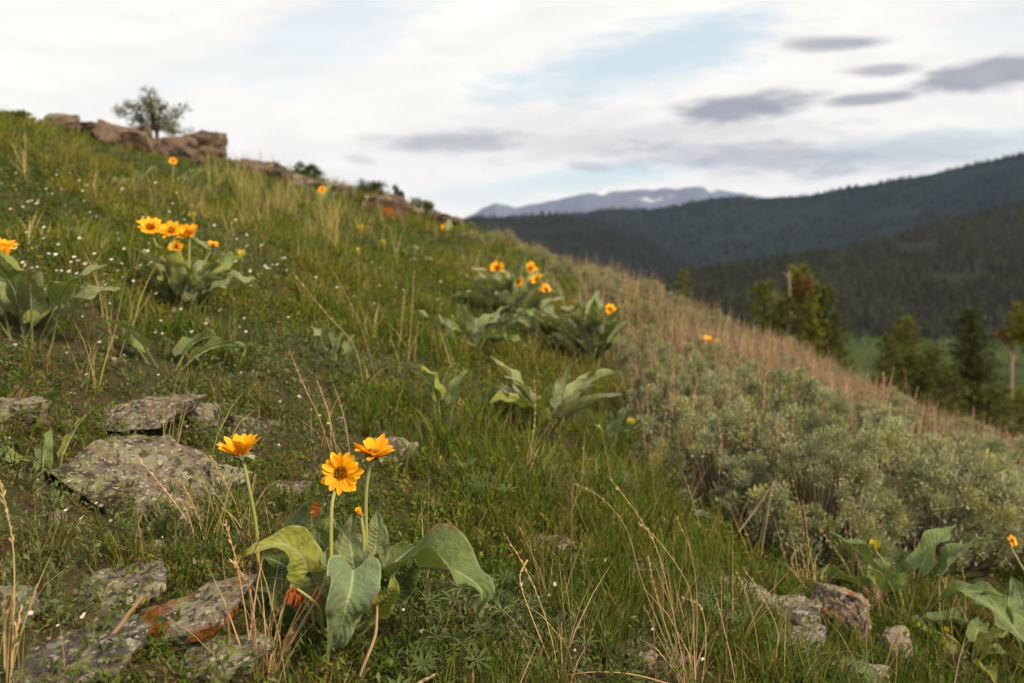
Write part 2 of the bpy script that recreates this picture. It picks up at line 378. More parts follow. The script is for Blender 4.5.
    c = mixc(nt, grey, c, gcol)
    # cloud cover is brighter overhead than near the horizon (overcast sky), raised above the view to light the slope
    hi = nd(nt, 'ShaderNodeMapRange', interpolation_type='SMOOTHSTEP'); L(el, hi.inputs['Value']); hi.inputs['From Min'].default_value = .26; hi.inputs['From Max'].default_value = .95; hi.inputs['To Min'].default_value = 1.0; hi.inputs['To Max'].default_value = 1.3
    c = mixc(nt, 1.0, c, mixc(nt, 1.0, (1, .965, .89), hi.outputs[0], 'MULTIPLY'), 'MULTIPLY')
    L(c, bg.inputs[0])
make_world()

# ------------------------------------------------------------------ the ground: hillside, valley floor, hills, mountain
def build_hillside():
    th = np.concatenate([np.radians(np.linspace(-180, -48, 50)), np.radians(np.linspace(-46, 46, 330)), np.radians(np.linspace(48, 176, 48))])
    r = np.concatenate([np.geomspace(.15, 25, 300), np.geomspace(26, 330, 60)])
    A, Rr = np.meshgrid(th, r); x, y = np.sin(A) * Rr, np.cos(A) * Rr; z = H(x, y)
    z = np.maximum(z, -95)
    mb = MB(); mb.add(np.stack([x, y, z], -1).reshape(-1, 3), [grid_faces(len(r), len(th), True)[:, ::-1]])
    o = mb.build('hillside', M_soil, smooth=True); tag(o, 'grassy hillside sloping down to the right', 'ground', kind='structure')
build_hillside()

ZV = -80.0
def sheet(name, mat, crest, foot_d, crest_d, back, relief, label, seed, nc=260, nr=70, power=1.0, kind='structure'):
    crest = np.array(crest, float); px = np.linspace(crest[0, 0], crest[-1, 0], nc); u = (px - 512) / F
    cd_ = np.interp(px, [q[0] for q in crest_d], [q[1] for q in crest_d]); zc = (HZ - np.interp(px, crest[:, 0], crest[:, 1])) / F * cd_
    t = np.linspace(0, 1, nr)[:, None]
    d = foot_d + (cd_ - foot_d)[None] * t; z0 = ZV - 2
    s = t ** power
    z = z0 + (zc - z0)[None] * s; x = u[None] * d
    n = (fbm2(x / relief[1], d / relief[1], 5, seed) - .5) * relief[0] * np.sin(np.pi * t) ** .7
    z = z + n + (fbm2(x / 40, d / 40, 3, seed + 3) - .5) * relief[0] * .03
    d2 = cd_[None] + back * np.linspace(.08, 1, 12)[:, None]; z2 = zc[None] + (z0 - zc)[None] * np.linspace(.08, 1, 12)[:, None]
    D = np.vstack([d, d2]); Z = np.vstack([z, z2]); Xx = u[None] * D
    mb = MB(); mb.add(np.stack([Xx, D, Z], -1).reshape(-1, 3), [grid_faces(D.shape[0], nc)])
    o = mb.build(name, mat, smooth=True); tag(o, label, kind=kind)
    return px, u, D[:nr], Z[:nr]

M_meadow = hill_mat('valley_meadow', (.032, .045, .014), (.05, .064, .02), .02, (.025, .034, .014), .55, .006)
M_h_near = hill_mat('forest_floor', (0.0135, 0.0150, 0.0090), (0.0300, 0.0300, 0.0165), .01, (.07, .085, .03), .66, .008)
M_h_mid = hill_mat('wooded_hill', (0.0075, 0.0105, 0.0083), (0.0180, 0.0210, 0.0135), .004, (.045, .05, .026), .62, .003)
M_h_big = hill_mat('wooded_ridge', (.008, .013, .012), (.016, .023, .018), .004, (.026, .036, .018), .66, .0035)
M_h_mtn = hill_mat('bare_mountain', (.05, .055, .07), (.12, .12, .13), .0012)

def valley():
    th = np.linspace(0, 2 * math.pi, 97)[:-1]; r = np.array([0, 200, 700, 1500, 4000, 9500.]); A, Q = np.meshgrid(th, r)
    mb = MB(); mb.add(np.stack([np.sin(A) * Q, np.cos(A) * Q, np.full(A.shape, ZV)], -1).reshape(-1, 3), [grid_faces(6, 96, True)[:, ::-1]])
    tag(mb.build('valley_floor', M_meadow), 'green meadow on the valley floor', kind='structure')
valley()

near = sheet('forested_slope', M_h_near, [(420, 330), (600, 305), (690, 276), (730, 267), (760, 262), (830, 252), (900, 236), (960, 219), (1024, 202), (1200, 160), (1500, 120)],
             880, [(420, 1150), (690, 1250), (1024, 1750), (1500, 2000)], 900, (36, 260), 'dark conifer covered slope above the green meadow', 21)
mid = sheet('wooded_hill', M_h_mid, [(300, 232), (440, 221), (481, 217), (500, 217), (545, 215), (565, 214), (590, 219), (612, 226), (640, 238), (660, 249), (684, 266), (720, 285), (800, 310), (900, 330)],
            1700, [(300, 2600), (900, 2300)], 1200, (75, 500), 'low dark wooded hill at the head of the valley', 31)
big = sheet('wooded_ridge', M_h_big, [(380, 235), (500, 222), (560, 216), (590, 213), (615, 209), (646, 210), (677, 206), (709, 199), (740, 196), (757, 198), (807, 196), (845, 188), (870, 185), (891, 181), (912, 178),
                                      (941, 172), (985, 162), (1024, 153), (1100, 135), (1250, 110), (1500, 100)],
            2300, [(380, 4300), (700, 3900), (1024, 3300), (1500, 3300)], 2000, (150, 800), 'long wooded ridge rising to the right', 41)

def mountain():
    crest = np.array([(380, 232), (430, 224), (460, 219), (473, 215), (485, 207), (496, 203), (505, 205), (515, 208), (530, 205), (543, 202), (560, 199), (581, 194), (600, 192), (615, 191), (640, 190), (656, 190), (665, 188),
                      (678, 189), (690, 187), (702, 187), (715, 189), (728, 191), (740, 193), (770, 198), (820, 206), (900, 215)], float)
    px = np.linspace(380, 900, 420); u = (px - 512) / F; cdist = 9000.
    zc = (HZ - np.interp(px, crest[:, 0], crest[:, 1])) / F * cdist + (fbm2(px / 6, px * 0, 4, 3) - .5) * 22
    nr = 60; t = np.linspace(0, 1, nr)[:, None]; d = 6500 + (cdist - 6500) * t + 0 * u[None]; x = u[None] * d
    z = -82 + (zc + 82)[None] * t ** .85 - np.abs(fbm2(x / 420, d / 900, 5, 77) - .5) * 150 * np.sin(np.pi * t)
    D = np.vstack([d, cdist + 0 * u[None] + 600]); Z = np.vstack([z, np.full((1, len(u)), -82.)]); Xx = u[None] * D
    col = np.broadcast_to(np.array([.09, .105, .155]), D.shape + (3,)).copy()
    n = fbm2(Xx / 260, D / 500, 5, 50); pxg = np.broadcast_to(px[None], D.shape)
    snow = .7 * sstep(.50, .62, n + (Z - 430) / 900 + .13 * np.exp(-((pxg - 650) / 22) ** 2) + .16 * np.exp(-((pxg - 702) / 16) ** 2) - .27) * (Z > 250)
    col = col * (1 - snow[..., None]) + np.array([.75, .73, .76]) * snow[..., None]
    mb = MB(); mb.add(np.stack([Xx, D, Z], -1).reshape(-1, 3), [grid_faces(D.shape[0], len(u))], col.reshape(-1, 3))
    tag(mb.build('mountain', M_far, smooth=True), 'hazy blue mountain with snow patches along its top', kind='structure')
mountain()

def cones(mb, P, Hh, Rr, col, rng, tiers=2, sides=6):
    N = len(P)
    for k in range(tiers):
        zb = Hh * (.08 + .30 * k) ; zt = Hh * (.55 + .45 * (k + 1) / tiers - .0) if k < tiers - 1 else Hh; rr = Rr * (1 - .33 * k)
        a = np.arange(sides) / sides * 2 * math.pi; a = a[None] + rng.uniform(0, 6, (N, 1))
        rj = rr[:, None] * rng.uniform(.65, 1.25, (N, sides))
        ring = P[:, None] + np.stack([np.cos(a) * rj, np.sin(a) * rj, zb[:, None] + rng.uniform(-.05, .05, (N, sides)) * Hh[:, None]], -1)
        top = (P + np.stack([0 * zt, 0 * zt, zt], 1))[:, None]
        V = np.concatenate([ring, top], 1); j = np.arange(sides)
        f = np.stack([j, (j + 1) % sides, np.full(sides, sides)], 1)
        Fc = (np.arange(N) * (sides + 1))[:, None, None] + f[None]
        mb.add(V.reshape(-1, 3), [Fc.reshape(-1, 3)], np.repeat(col, sides + 1, 0))

def forest(name, S, n, hmin, hmax, label, seed, thr, cols, tiers=2, pxlim=(420, 1450)):
    px, u, D, Z = S; rng = R(seed); nr, nc = D.shape
    i = rng.uniform(0, nr - 1.01, n * 3); j = rng.uniform(0, nc - 1.01, n * 3); keep = (px[j.astype(int)] > pxlim[0]) & (px[j.astype(int)] < pxlim[1])
    wgt = D[i.astype(int), j.astype(int)] / D.max(); keep &= rng.uniform(0, 1, n * 3) < wgt ** 1.2
    i, j = i[keep], j[keep]; a, b = i.astype(int), j.astype(int); fi, fj = i - a, j - b
    def bil(Q): return (Q[a, b] * (1 - fi) + Q[a + 1, b] * fi) * (1 - fj) + (Q[a, b + 1] * (1 - fi) + Q[a + 1, b + 1] * fi) * fj
    d, z = bil(D), bil(Z); uu = u[b] * (1 - fj) + u[b + 1] * fj; x = uu * d
    den = fbm2(x / 120, d / 120, 4, seed); k = den > thr; k &= rng.uniform(0, 1, len(k)) < .97
    P = np.stack([x, d, z - .5], 1)[k][:n]; m = len(P); h = rng.uniform(hmin, hmax, m) * (.75 + .5 * fbm2(P[:, 0] / 70, P[:, 1] / 70, 2, 4))
    c = np.array(cols)[rng.integers(0, len(cols), m)] * rng.uniform(.65, 1.35, (m, 1)) * (.6 + .8 * fbm2(P[:, 0] / 90, P[:, 1] / 90, 3, 8))[:, None]
    mb = MB(); cones(mb, P, h, h * rng.uniform(.16, .26, m), c, rng, tiers)
    tag(mb.build(name, M_far), label, 'forest', kind='stuff')
forest('conifer_forest', near, 17000, 7, 13.5, 'dense dark conifer forest on the slope across the meadow', 101, .36, [(.016, .021, .009), (.024, .027, .011), (.022, .019, .012), (.028, .033, .012)], 3)
forest('ridge_forest', big, 9000, 10, 18, 'bluish green forest covering the long far ridge', 102, .40, [(.008, .012, .010), (.012, .016, .011)], 2, (540, 1450))
forest('hill_forest', mid, 4500, 9, 15, 'dark forest on the low hill up the valley', 103, .42, [(.012, .017, .013), (.02, .022, .014)], 2, (430, 900))

def scrub():
    rng = R(66); n = 900; px = rng.uniform(780, 1200, n); d = rng.uniform(760, 900, n); x = (px - 512) / F * d
    k = (fbm2(x / 40, d / 40, 3, 12) > .5) | (d > 868); k &= (px > 895) | (d > 850); P = np.stack([x, d, np.full(n, ZV)], 1)[k]; h = rng.uniform(3, 8, len(P))
    mb = MB(); cones(mb, P, h, h * .5, np.array([.045, .07, .022]) * rng.uniform(.6, 1.4, (len(P), 1)), rng, 2)
    tag(mb.build('riverside_scrub', M_far), 'bright green scrub at the edge of the valley meadow', 'scrub', kind='stuff')
scrub()

def haze():
    mb = MB(); x, y0, y1, z0, z1 = 9700, -400, 9800, -100, 900
    v = [(-x, y0, z0), (x, y0, z0), (x, y1, z0), (-x, y1, z0), (-x, y0, z1), (x, y0, z1), (x, y1, z1), (-x, y1, z1)]
    mb.add(v, [[(0, 3, 2, 1), (4, 5, 6, 7), (0, 1, 5, 4), (1, 2, 6, 5), (2, 3, 7, 6), (3, 0, 4, 7)]])
    m, nt, out = newmat('haze_air'); p = nd(nt, 'ShaderNodeVolumePrincipled'); p.inputs['Color'].default_value = (.46, .62, 1.0, 1); p.inputs['Density'].default_value = 2.2e-5
    nt.links.new(p.outputs[0], out.inputs['Volume'])
    tag(mb.build('haze', m), 'thin blue haze in the valley air', 'haze', kind='stuff')
haze()

# ------------------------------------------------------------------ rocks
_ICO = {}
def ico(n):
    if n not in _ICO:
        bm = bmesh.new(); bmesh.ops.create_icosphere(bm, subdivisions=n, radius=1)
        _ICO[n] = (np.array([v.co[:] for v in bm.verts]), np.array([[v.index for v in f.verts] for f in bm.faces])); bm.free()
    return _ICO[n]
EXCL = []       # x, y, rx, ry : no grass tufts inside
def rock(px, py, w, h, label, seed, deep=.8, rotz=0, tilt=0, pitch=0, sink=.3, tone=(.15, .115, .095), lichen=.5, orange=0, sub=5, group=None, name='rock', cut=9, hm=None, opos=None, strata=.13):
    c = hit(px, py + h * .35); d = c[1]; W = w / F * d; Hh = (h / F * d) * 1.25 if hm is None else hm; Dp = W * deep
    rng = R(seed); V, Fc = ico(sub); v = V.copy()
    for k in range(cut):
        n = nrm(rng.normal(0, 1, 3) * np.array([1, 1, .55])); q = rng.uniform(.42, .8); e = v @ n - q; v = v - np.maximum(e, 0)[:, None] * n
    n = nrm(np.array([rng.normal(0, .12), rng.normal(0, .12), 1])); e = v @ n - .55; v = v - np.maximum(e, 0)[:, None] * n * .95
    v = v / np.abs(v).max(0) * np.array([W, Dp, Hh]) * .5
    sz = min(W, Hh * 2)
    st = vnoise(np.stack([v[:, 2] / Hh * 7 + rng.uniform(0, 50), v[:, 0] / W * 1.2, v[:, 1] / Dp * 1.2], 1), seed)
    v[:, :2] *= (1 + strata * (st - .5))[:, None]
    dirn = nrm(v / np.array([W, Dp, Hh]))
    v = v + dirn * ((fbm(v / sz * 2.2 + seed, 4, seed) - .5) * sz * .22 + (fbm(v / sz * 9 + seed, 4, seed + 1) - .5) * sz * .13 + (np.abs(fbm(v / sz * 5, 3, seed + 2) - .5) < .02) * -sz * .015)[:, None]
    f1 = fbm(v / sz * 3 + 5 + seed, 4, seed + 4); f2 = fbm(v / sz * 5 + 9 + seed, 5, seed + 6); f3 = fbm(v / sz * 11 + seed, 4, seed + 8)
    t = np.array(tone); col = t * (.55 + .9 * f1)[:, None]
    lm = sstep(.62 - .24 * lichen, .70 - .24 * lichen, f2) * sstep(-.6, .3, dirn[:, 2])
    lc = np.where((f3 > .5)[:, None], np.array([.16, .15, .075]), np.array([.20, .195, .14]))
    col = col * (1 - lm[:, None]) + lc * lm[:, None]
    dk = sstep(.62, .68, fbm(v / sz * 7 + 30 + seed, 4, seed + 11)); col = col * (1 - dk[:, None] * .75)
    if orange:
        om = (orange > .05) * sstep(.68 - .10 * orange, .71 - .10 * orange, fbm(v / sz * np.array([3.5, 3.5, 7]) + 70 + seed, 4, seed + 14))
        if opos is not None:
            for (ax, ay, rx, ry) in opos:
                q = np.hypot((v[:, 0] / W - ax) / rx, (v[:, 2] / Hh - ay) / ry) + (f2 - .5) * 2.2 + (f3 - .5) * 1.2; om = np.maximum(om, sstep(1.1, .8, q))
        ORG = om
        oc = np.where((f3 > .52)[:, None], np.array([.30, .055, .012]), np.array([.25, .10, .022])); col = col * (1 - om[:, None]) + oc * om[:, None]
    else: ORG = np.zeros(len(v))
    ct, s_ = math.cos(math.radians(tilt)), math.sin(math.radians(tilt)); v = np.stack([v[:, 0] * ct - v[:, 2] * s_, v[:, 1], v[:, 0] * s_ + v[:, 2] * ct], 1)
    ct, s_ = math.cos(math.radians(pitch)), math.sin(math.radians(pitch)); v = np.stack([v[:, 0], v[:, 1] * ct - v[:, 2] * s_, v[:, 1] * s_ + v[:, 2] * ct], 1)
    ct, s_ = math.cos(math.radians(rotz)), math.sin(math.radians(rotz)); v = np.stack([v[:, 0] * ct - v[:, 1] * s_, v[:, 0] * s_ + v[:, 1] * ct, v[:, 2]], 1)
    mb = MB(); mb.add(v, [Fc], col, np.stack([ORG, 0 * ORG, 0 * ORG], 1)); o = mb.build(name, M_outcrop if name == 'outcrop_rock' else M_rock, smooth=True)
    o.location = (c[0], c[1], c[2] + Hh * (.5 - sink)); tag(o, label, 'rock', group)
    EXCL.append((c[0], c[1], W * .31, Dp * .26))
    return o
ROCKS = [
 # px, py, w, h, label, seed, kwargs
 (122, 402, 165, 44, 'long lichen spotted slab tilted up to its right end, topmost of the left rocks', 11, dict(tilt=9, deep=.8, lichen=.35, sub=6, rotz=5, pitch=7, hm=.055, cut=14, sink=.35)),
 (12, 410, 84, 40, 'mottled brown rock at the left edge beside the long tilted slab', 12, dict(lichen=.75, tone=(.14, .10, .09))),
 (145, 462, 190, 74, 'broad grey-green lichen boulder right below the long tilted slab', 13, dict(tilt=-12, deep=1.0, lichen=.6, sub=6, pitch=10, hm=.13, cut=14, tone=(.15,.115,.085), sink=.36)),
 (206, 417, 40, 38, 'small blocky grey rock touching the right end of the long slab', 14, dict(tone=(.17, .145, .135))),
 (243, 424, 44, 26, 'small rounded rock partly behind the left yellow flower', 15, dict(tone=(.17, .15, .14))),
 (224, 480, 58, 40, 'pale cracked rock on the right flank of the broad lichen boulder', 16, dict(tilt=-15, tone=(.2, .165, .15), lichen=.55)),
 (160, 512, 46, 22, 'flat little brown stone in the litter below the lichen boulder', 17, dict(lichen=.6)),
 (108, 582, 170, 40, 'thin pale grey slab lying in dead litter above the orange patched rock', 18, dict(tilt=7, deep=.75, lichen=.4, tone=(.15, .125, .10), sub=6, pitch=6, hm=.032, cut=14, sink=.35)),
 (176, 612, 172, 50, 'tilted slab with bright orange lichen patches at bottom left', 19, dict(tilt=17, deep=.62, lichen=.5, orange=.08, sub=6, tone=(.17, .135, .11), pitch=10, hm=.05, cut=14, sink=.1, opos=[(-.10, .2, .17, .22), (-.15, -.3, .2, .12), (.22, .42, .12, .06), (.28, -.3, .16, .14)])),
 (222, 645, 110, 62, 'brown-green rock wedged under the orange patched slab', 20, dict(tilt=10, lichen=.7, tone=(.12, .10, .06), sub=6, sink=.4, pitch=8, hm=.07, cut=14)),
 (66, 652, 160, 44, 'dark bluish slab at the lower left corner', 21, dict(tilt=8, tone=(.085, .075, .075), lichen=.2, sub=6, pitch=8, hm=.045, deep=.8, cut=14, sink=.35)),
 (14, 602, 60, 38, 'dull grey rock half buried at the left edge', 22, dict(tone=(.13, .125, .12), lichen=.4)),
 (468, 606, 58, 22, 'small reddish brown stone below the large drooping leaf', 23, dict(tilt=10, tone=(.17, .09, .055), lichen=.15, sink=.4)),
 (286, 486, 48, 20, 'little pinkish stone behind the front balsamroot', 24, dict(tone=(.2, .15, .135), lichen=.3)),
 (396, 452, 70, 28, 'dull brown rock in the shade behind the right yellow flower', 25, dict(tone=(.15, .10, .075), lichen=.3)),
 (848, 612, 78, 80, 'upright pinkish rock with orange stains, tallest of the lower right rocks', 26, dict(tone=(.22, .15, .12), lichen=.6, orange=.08, deep=.9, sub=6, opos=[(-.36, -.1, .1, .22)])),
 (784, 604, 84, 58, 'dark mossy rock just left of the upright pinkish rock', 27, dict(tone=(.13, .105, .085), lichen=.7, sub=6, sink=.45, pitch=8, cut=14)),
 (888, 642, 44, 50, 'small pink rock right of the upright stained rock', 28, dict(tone=(.23, .175, .16), lichen=.4)),
 (842, 664, 84, 44, 'pale speckled rock below the upright stained rock', 29, dict(tone=(.2, .16, .14), lichen=.7, sink=.45, pitch=8, cut=14)),
 (732, 590, 66, 30, 'greyish low rock among grass left of the dark mossy rock', 30, dict(tone=(.17, .15, .125), lichen=.5)),
 (696, 515, 50, 16, 'small grey flat rock at the foot of the sagebrush', 31, dict(tone=(.2, .19, .18), lichen=.3)),
 (872, 588, 36, 26, 'little orange-brown stone behind the upright pinkish rock', 32, dict(tone=(.26, .13, .07), lichen=.1)),
 (784, 640, 112, 20, 'thin flat grey slab lying in front of the dark mossy rock', 33, dict(tone=(.18, .165, .15), lichen=.6, tilt=8, sink=.45, pitch=8, cut=14)),
 (632, 574, 46, 22, 'small dim rock in grass near the tall dry stalks', 34, dict(tone=(.14, .13, .12), lichen=.5)),
 (540, 542, 60, 16, 'flat reddish stone in the bare dirt patch', 35, dict(tone=(.13, .075, .055), lichen=.1)),
 # skyline outcrop
 (200, 149, 66, 34, 'blocky overhanging brown rock at the right end of the skyline outcrop', 41, dict(tone=(0.119, 0.084, 0.066), strata=.30, lichen=.15, deep=.8, sink=.15, name='outcrop_rock')),
 (166, 146, 60, 34, 'brown outcrop rock under the lone little tree', 42, dict(tone=(0.125, 0.087, 0.070), strata=.30, lichen=.12, sink=.3, name='outcrop_rock')),
 (112, 135, 72, 38, 'large reddish outcrop rock left of the lone little tree', 43, dict(tone=(0.132, 0.091, 0.070), strata=.30, lichen=.12, tilt=-12, sink=.3, cut=14, name='outcrop_rock')),
 (64, 122, 50, 28, 'dark brown outcrop rock highest on the left skyline', 44, dict(tone=(0.106, 0.077, 0.058), strata=.30, lichen=.3, sink=.25, cut=14, name='outcrop_rock')),
 (88, 132, 44, 24, 'small outcrop block between the two left skyline rocks', 45, dict(tone=(0.099, 0.070, 0.055), strata=.30, lichen=.2, sink=.25, name='outcrop_rock')),
 (140, 142, 50, 28, 'jagged outcrop block left of the rock under the lone little tree', 50, dict(tone=(0.119, 0.084, 0.066), strata=.30, lichen=.25, sink=.25, cut=14, name='outcrop_rock')),
 (184, 158, 44, 22, 'low outcrop block in front of the overhanging brown rock', 51, dict(tone=(0.112, 0.081, 0.062), strata=.30, lichen=.25, sink=.3, name='outcrop_rock')),
 (250, 168, 70, 22, 'long low outcrop ledge down the skyline from the overhanging rock', 46, dict(tone=(0.099, 0.070, 0.058), strata=.30, lichen=.2, tilt=-5, sink=.3, cut=14, name='outcrop_rock')),
 (288, 178, 50, 20, 'dark end of the outcrop ledge beside the dark green skyline bush', 52, dict(tone=(0.079, 0.056, 0.047), strata=.30, lichen=.2, tilt=-14, sink=.3, cut=14, name='outcrop_rock')),
 (336, 193, 56, 22, 'low brown outcrop rock between the two dark skyline bushes', 47, dict(tone=(0.112, 0.077, 0.062), strata=.30, lichen=.3, tilt=-10, sink=.25, cut=14, name='outcrop_rock')),
 (378, 205, 56, 34, 'outcrop rock with an orange stained face beside the dark bush', 48, dict(tone=(0.112, 0.070, 0.055), strata=.30, lichen=.2, orange=.01, name='outcrop_rock', tilt=-10, sink=.3, cut=12, opos=[(.22, -.1, .10, .2)])),
 (408, 212, 40, 20, 'small reddish outcrop block below the orange stained rock', 53, dict(tone=(0.106, 0.063, 0.047), strata=.30, lichen=.2, tilt=-14, sink=.3, name='outcrop_rock')),
 (442, 221, 66, 18, 'last low outcrop rock on the skyline before the distant mountain', 49, dict(tone=(0.112, 0.077, 0.062), strata=.30, lichen=.25, tilt=-10, sink=.25, cut=14, name='outcrop_rock')),
]
for px, py, w, h, lab, sd_, kw in ROCKS: rock(px, py, w, h, lab, sd_, **kw)

# ------------------------------------------------------------------ balsamroot plants
WP_T = np.array([0, .05, .13, .3, .5, .7, .86, .95, 1.]); WP_W = np.array([.5, .9, 1., .93, .74, .5, .27, .12, .01])
def leaf(spine, width, nhint, parent, origin, seed, col, petiole=None, fold=.35, wave=.10, name='leaf', n=28, lobe=.5, pr=.0035, droop=0):
    rng = R(seed); P = spline(spine, n); L = np.linalg.norm(np.diff(P, axis=0), axis=1).sum()
    t = np.linspace(0, 1, n); T = nrm(np.gradient(P, axis=0)); nh = np.asarray(nhint, float)
    S = nrm(np.cross(T, nh)); N = np.cross(S, T)
    m = 15; v = np.linspace(-1, 1, m); w = np.interp(t, WP_T, WP_W) * width * .5
    a = np.abs(v)[None]; ph = rng.uniform(0, 6, 3); fr = rng.uniform(9, 14)
    wl = np.where(v[None] < 0, np.sin(fr * t[:, None] + ph[0]), np.sin(fr * t[:, None] * 1.13 + ph[1])) * a ** 2 * wave * width * np.sin(np.pi * np.clip(t[:, None] * 1.1, 0, 1))
    cr = (fbm2(t[:, None] * 7 + seed * 3.1 + 0 * v[None], v[None] * 2.2 + seed + 0 * t[:, None], 3, 7) - .5) * width * .24 * (a ** .5) + (fbm2(t[:, None] * 2.2 + seed * 1.7 + 0 * v[None], v[None] * .8 + seed + 0 * t[:, None], 2, 9) - .5) * width * .22 * a
    up = fold * a ** 1.2 * w[:, None] + wl + cr - droop * a ** 3 * w[:, None]
    back = -lobe * width * a ** 1.6 * np.exp(-t[:, None] / .10) * .45
    cw = np.cos(min(fold, 1.2) * .6)
    V = P[:, None] + S[:, None] * (w[:, None] * v[None] * cw)[..., None] + N[:, None] * up[..., None] + T[:, None] * back[..., None]
    uv = np.stack([np.broadcast_to(v[None], (n, m)), np.broadcast_to(t[:, None], (n, m)), np.zeros((n, m))], -1)
    mb = MB(); mb.add(V.reshape(-1, 3), [grid_faces(n, m)], np.array(col) * rng.uniform(.85, 1.15), uv.reshape(-1, 3))
    Q = np.vstack([np.asarray(petiole, float), P[:1]]) if petiole is not None else None
    if Q is not None: tube(mb, Q, pr * 1.2, pr * .8, 6, 10, np.array([.15, .17, .06]), (.5, .05, 0))
    # midrib ridge below the blade
    tube(mb, P - N * .0015, pr * .75, .0004, 5, None, np.array([.2, .23, .11]), (0, .5, 0))
    return mb.build(name, M_leaf, parent, origin, True)

def head(parent, origin, pos, axis, Rr, npet, elev, seed, detail=1, col=(.90, .43, .008), discr=.3, fan=None):
    """ray petals, disc and bracts round AXIS; ELEV = how far the petals rise from flat (radians)"""
    rng = R(seed); ax = nrm(axis); ref = np.array([0, 0, 1.]) if abs(ax[2]) < .9 else np.array([1., 0, 0]); e1 = nrm(np.cross(ax, ref)); e2 = np.cross(ax, e1)
    mb = MB(); nr_, nc_ = (9, 5) if detail else (5, 3)
    for layer in range(2 if npet > 11 else 1):
        k = npet if layer == 0 else npet // 2
        for i in range(k):
            if rng.uniform() < .07: continue
            a = (i + rng.uniform(-.25, .25) + layer * .5) / k * 2 * math.pi; rad = math.cos(a) * e1 + math.sin(a) * e2
            el = elev + rng.normal(0, .17) + layer * .18; Lp = Rr * (1 - discr * .7) * rng.uniform(.80, 1.08) * (1 - .12 * layer); wp = Rr * rng.uniform(.30, .38)
            tt = np.linspace(0, 1, nr_); bend = el + rng.normal(-.15, .15) * tt
            ds = Lp / (nr_ - 1); st = np.cumsum(np.stack([np.cos(bend), np.sin(bend)], 1) * ds, 0) - np.stack([np.cos(bend), np.sin(bend)], 1) * ds
            C = pos + rad * (discr * .6 * Rr) + st[:, :1] * rad + st[:, 1:] * ax; s = nrm(np.cross(ax, rad)); v = np.linspace(-1, 1, nc_)
            w = np.interp(tt, [0, .15, .5, .8, .94, 1], [.45, .7, 1, .85, .5, .12]) * wp * .5
            nn = nrm(np.cross(s, rad * math.cos(el) + ax * math.sin(el))) * -1
            tw = rng.normal(0, .25)
            V = C[:, None] + s * (w[:, None] * v[None])[..., None] + (ax * math.cos(el) - rad * math.sin(el)) * ((np.abs(v) ** 1.5 * .28 + v * tw)[None] * w[:, None])[..., None]
            cc = np.array(col) * rng.uniform(.88, 1.1) * np.array([1, rng.uniform(.9, 1.12), 1])
            gr = 1 - .16 * (1 - np.abs(v)[None, :, None]) * np.ones((nr_, 1, 1)) - .10 * (1 - tt)[:, None, None]
            mb.add(V.reshape(-1, 3), [grid_faces(nr_, nc_)], (cc * gr).reshape(-1, 3))
    pet = mb.build('ray_petal_ring', M_petal, parent, origin, True)
    mb = MB(); nd_ = 110 if detail else 26; q = np.sqrt((np.arange(nd_) + .5) / nd_); an = np.arange(nd_) * 2.39996
    c0 = pos + (q * np.cos(an))[:, None] * e1 * Rr * discr + (q * np.sin(an))[:, None] * e2 * Rr * discr + ((1 - q ** 2) * .35 * discr * Rr + .06 * Rr)[:, None] * ax
    for i in range(nd_):
        r_ = Rr * discr * 1.15 / math.sqrt(nd_); hh = r_ * rng.uniform(1.2, 2.6); out_ = nrm(ax + .5 * q[i] * (math.cos(an[i]) * e1 + math.sin(an[i]) * e2))
        tube(mb, [c0[i] - out_ * r_, c0[i] + out_ * hh * .6, c0[i] + out_ * hh], r_ * .8, r_ * .25, 5, None, np.array([(.20, .055, .008), (.42, .15, .01), (.5, .24, .015)])[rng.integers(0, 3)] * rng.uniform(.7, 1.2))
    pr = np.linspace(0, 1, 6); aa = np.linspace(0, 2 * math.pi, 13)[:-1]
    D = pos + (pr[:, None, None] * discr * Rr) * (np.cos(aa)[None, :, None] * e1 + np.sin(aa)[None, :, None] * e2) + ((1 - pr ** 2) * .3 * discr * Rr + .03 * Rr)[:, None, None] * ax
    mb.add(D.reshape(-1, 3), [grid_faces(6, 12, True)], (.16, .05, .008)); mb.build('flower_disc', M_disc, parent, origin)
    mb = MB(); nb = 26 if detail else 10; a = rng.uniform(0, 6.28, nb); rad = np.cos(a)[:, None] * e1 + np.sin(a)[:, None] * e2
    rr = np.repeat(1, nb); L = Rr * rng.uniform(.28, .52, nb)
    d = nrm(rad + ax * rng.uniform(-.35, .35, nb)[:, None]); base = pos - ax * .09 * Rr + rad * .08 * Rr
    leaflets(mb, base, d, L, L * .42, np.array([.36, .38, .28]) * rng.uniform(.8, 1.15, (nb, 1)), np.broadcast_to(ax, (nb, 3)), rng)
    # receptacle cup
    C = pos + np.linspace(-.2, .03, 5)[:, None, None] * Rr * ax + np.array([.10, .2, .27, .3, .31])[:, None, None] * Rr * (np.cos(aa)[None, :, None] * e1 + np.sin(aa)[None, :, None] * e2)
    mb.add(C.reshape(-1, 3), [grid_faces(5, 12, True)], (.24, .27, .17)); mb.build('bract_cup', M_forb, parent, origin)

def stem_part(plant, origin, P, r0=.0035, r1=.0028, name='flower_stem', col=None):
    mb = MB(); tube(mb, P, r0, r1, 8, 16, np.array([(.22, .22, .04), (.28, .29, .08), (.30, .32, .15)]) if col is None else np.array(col)); return mb.build(name, M_forb, plant, origin, True)

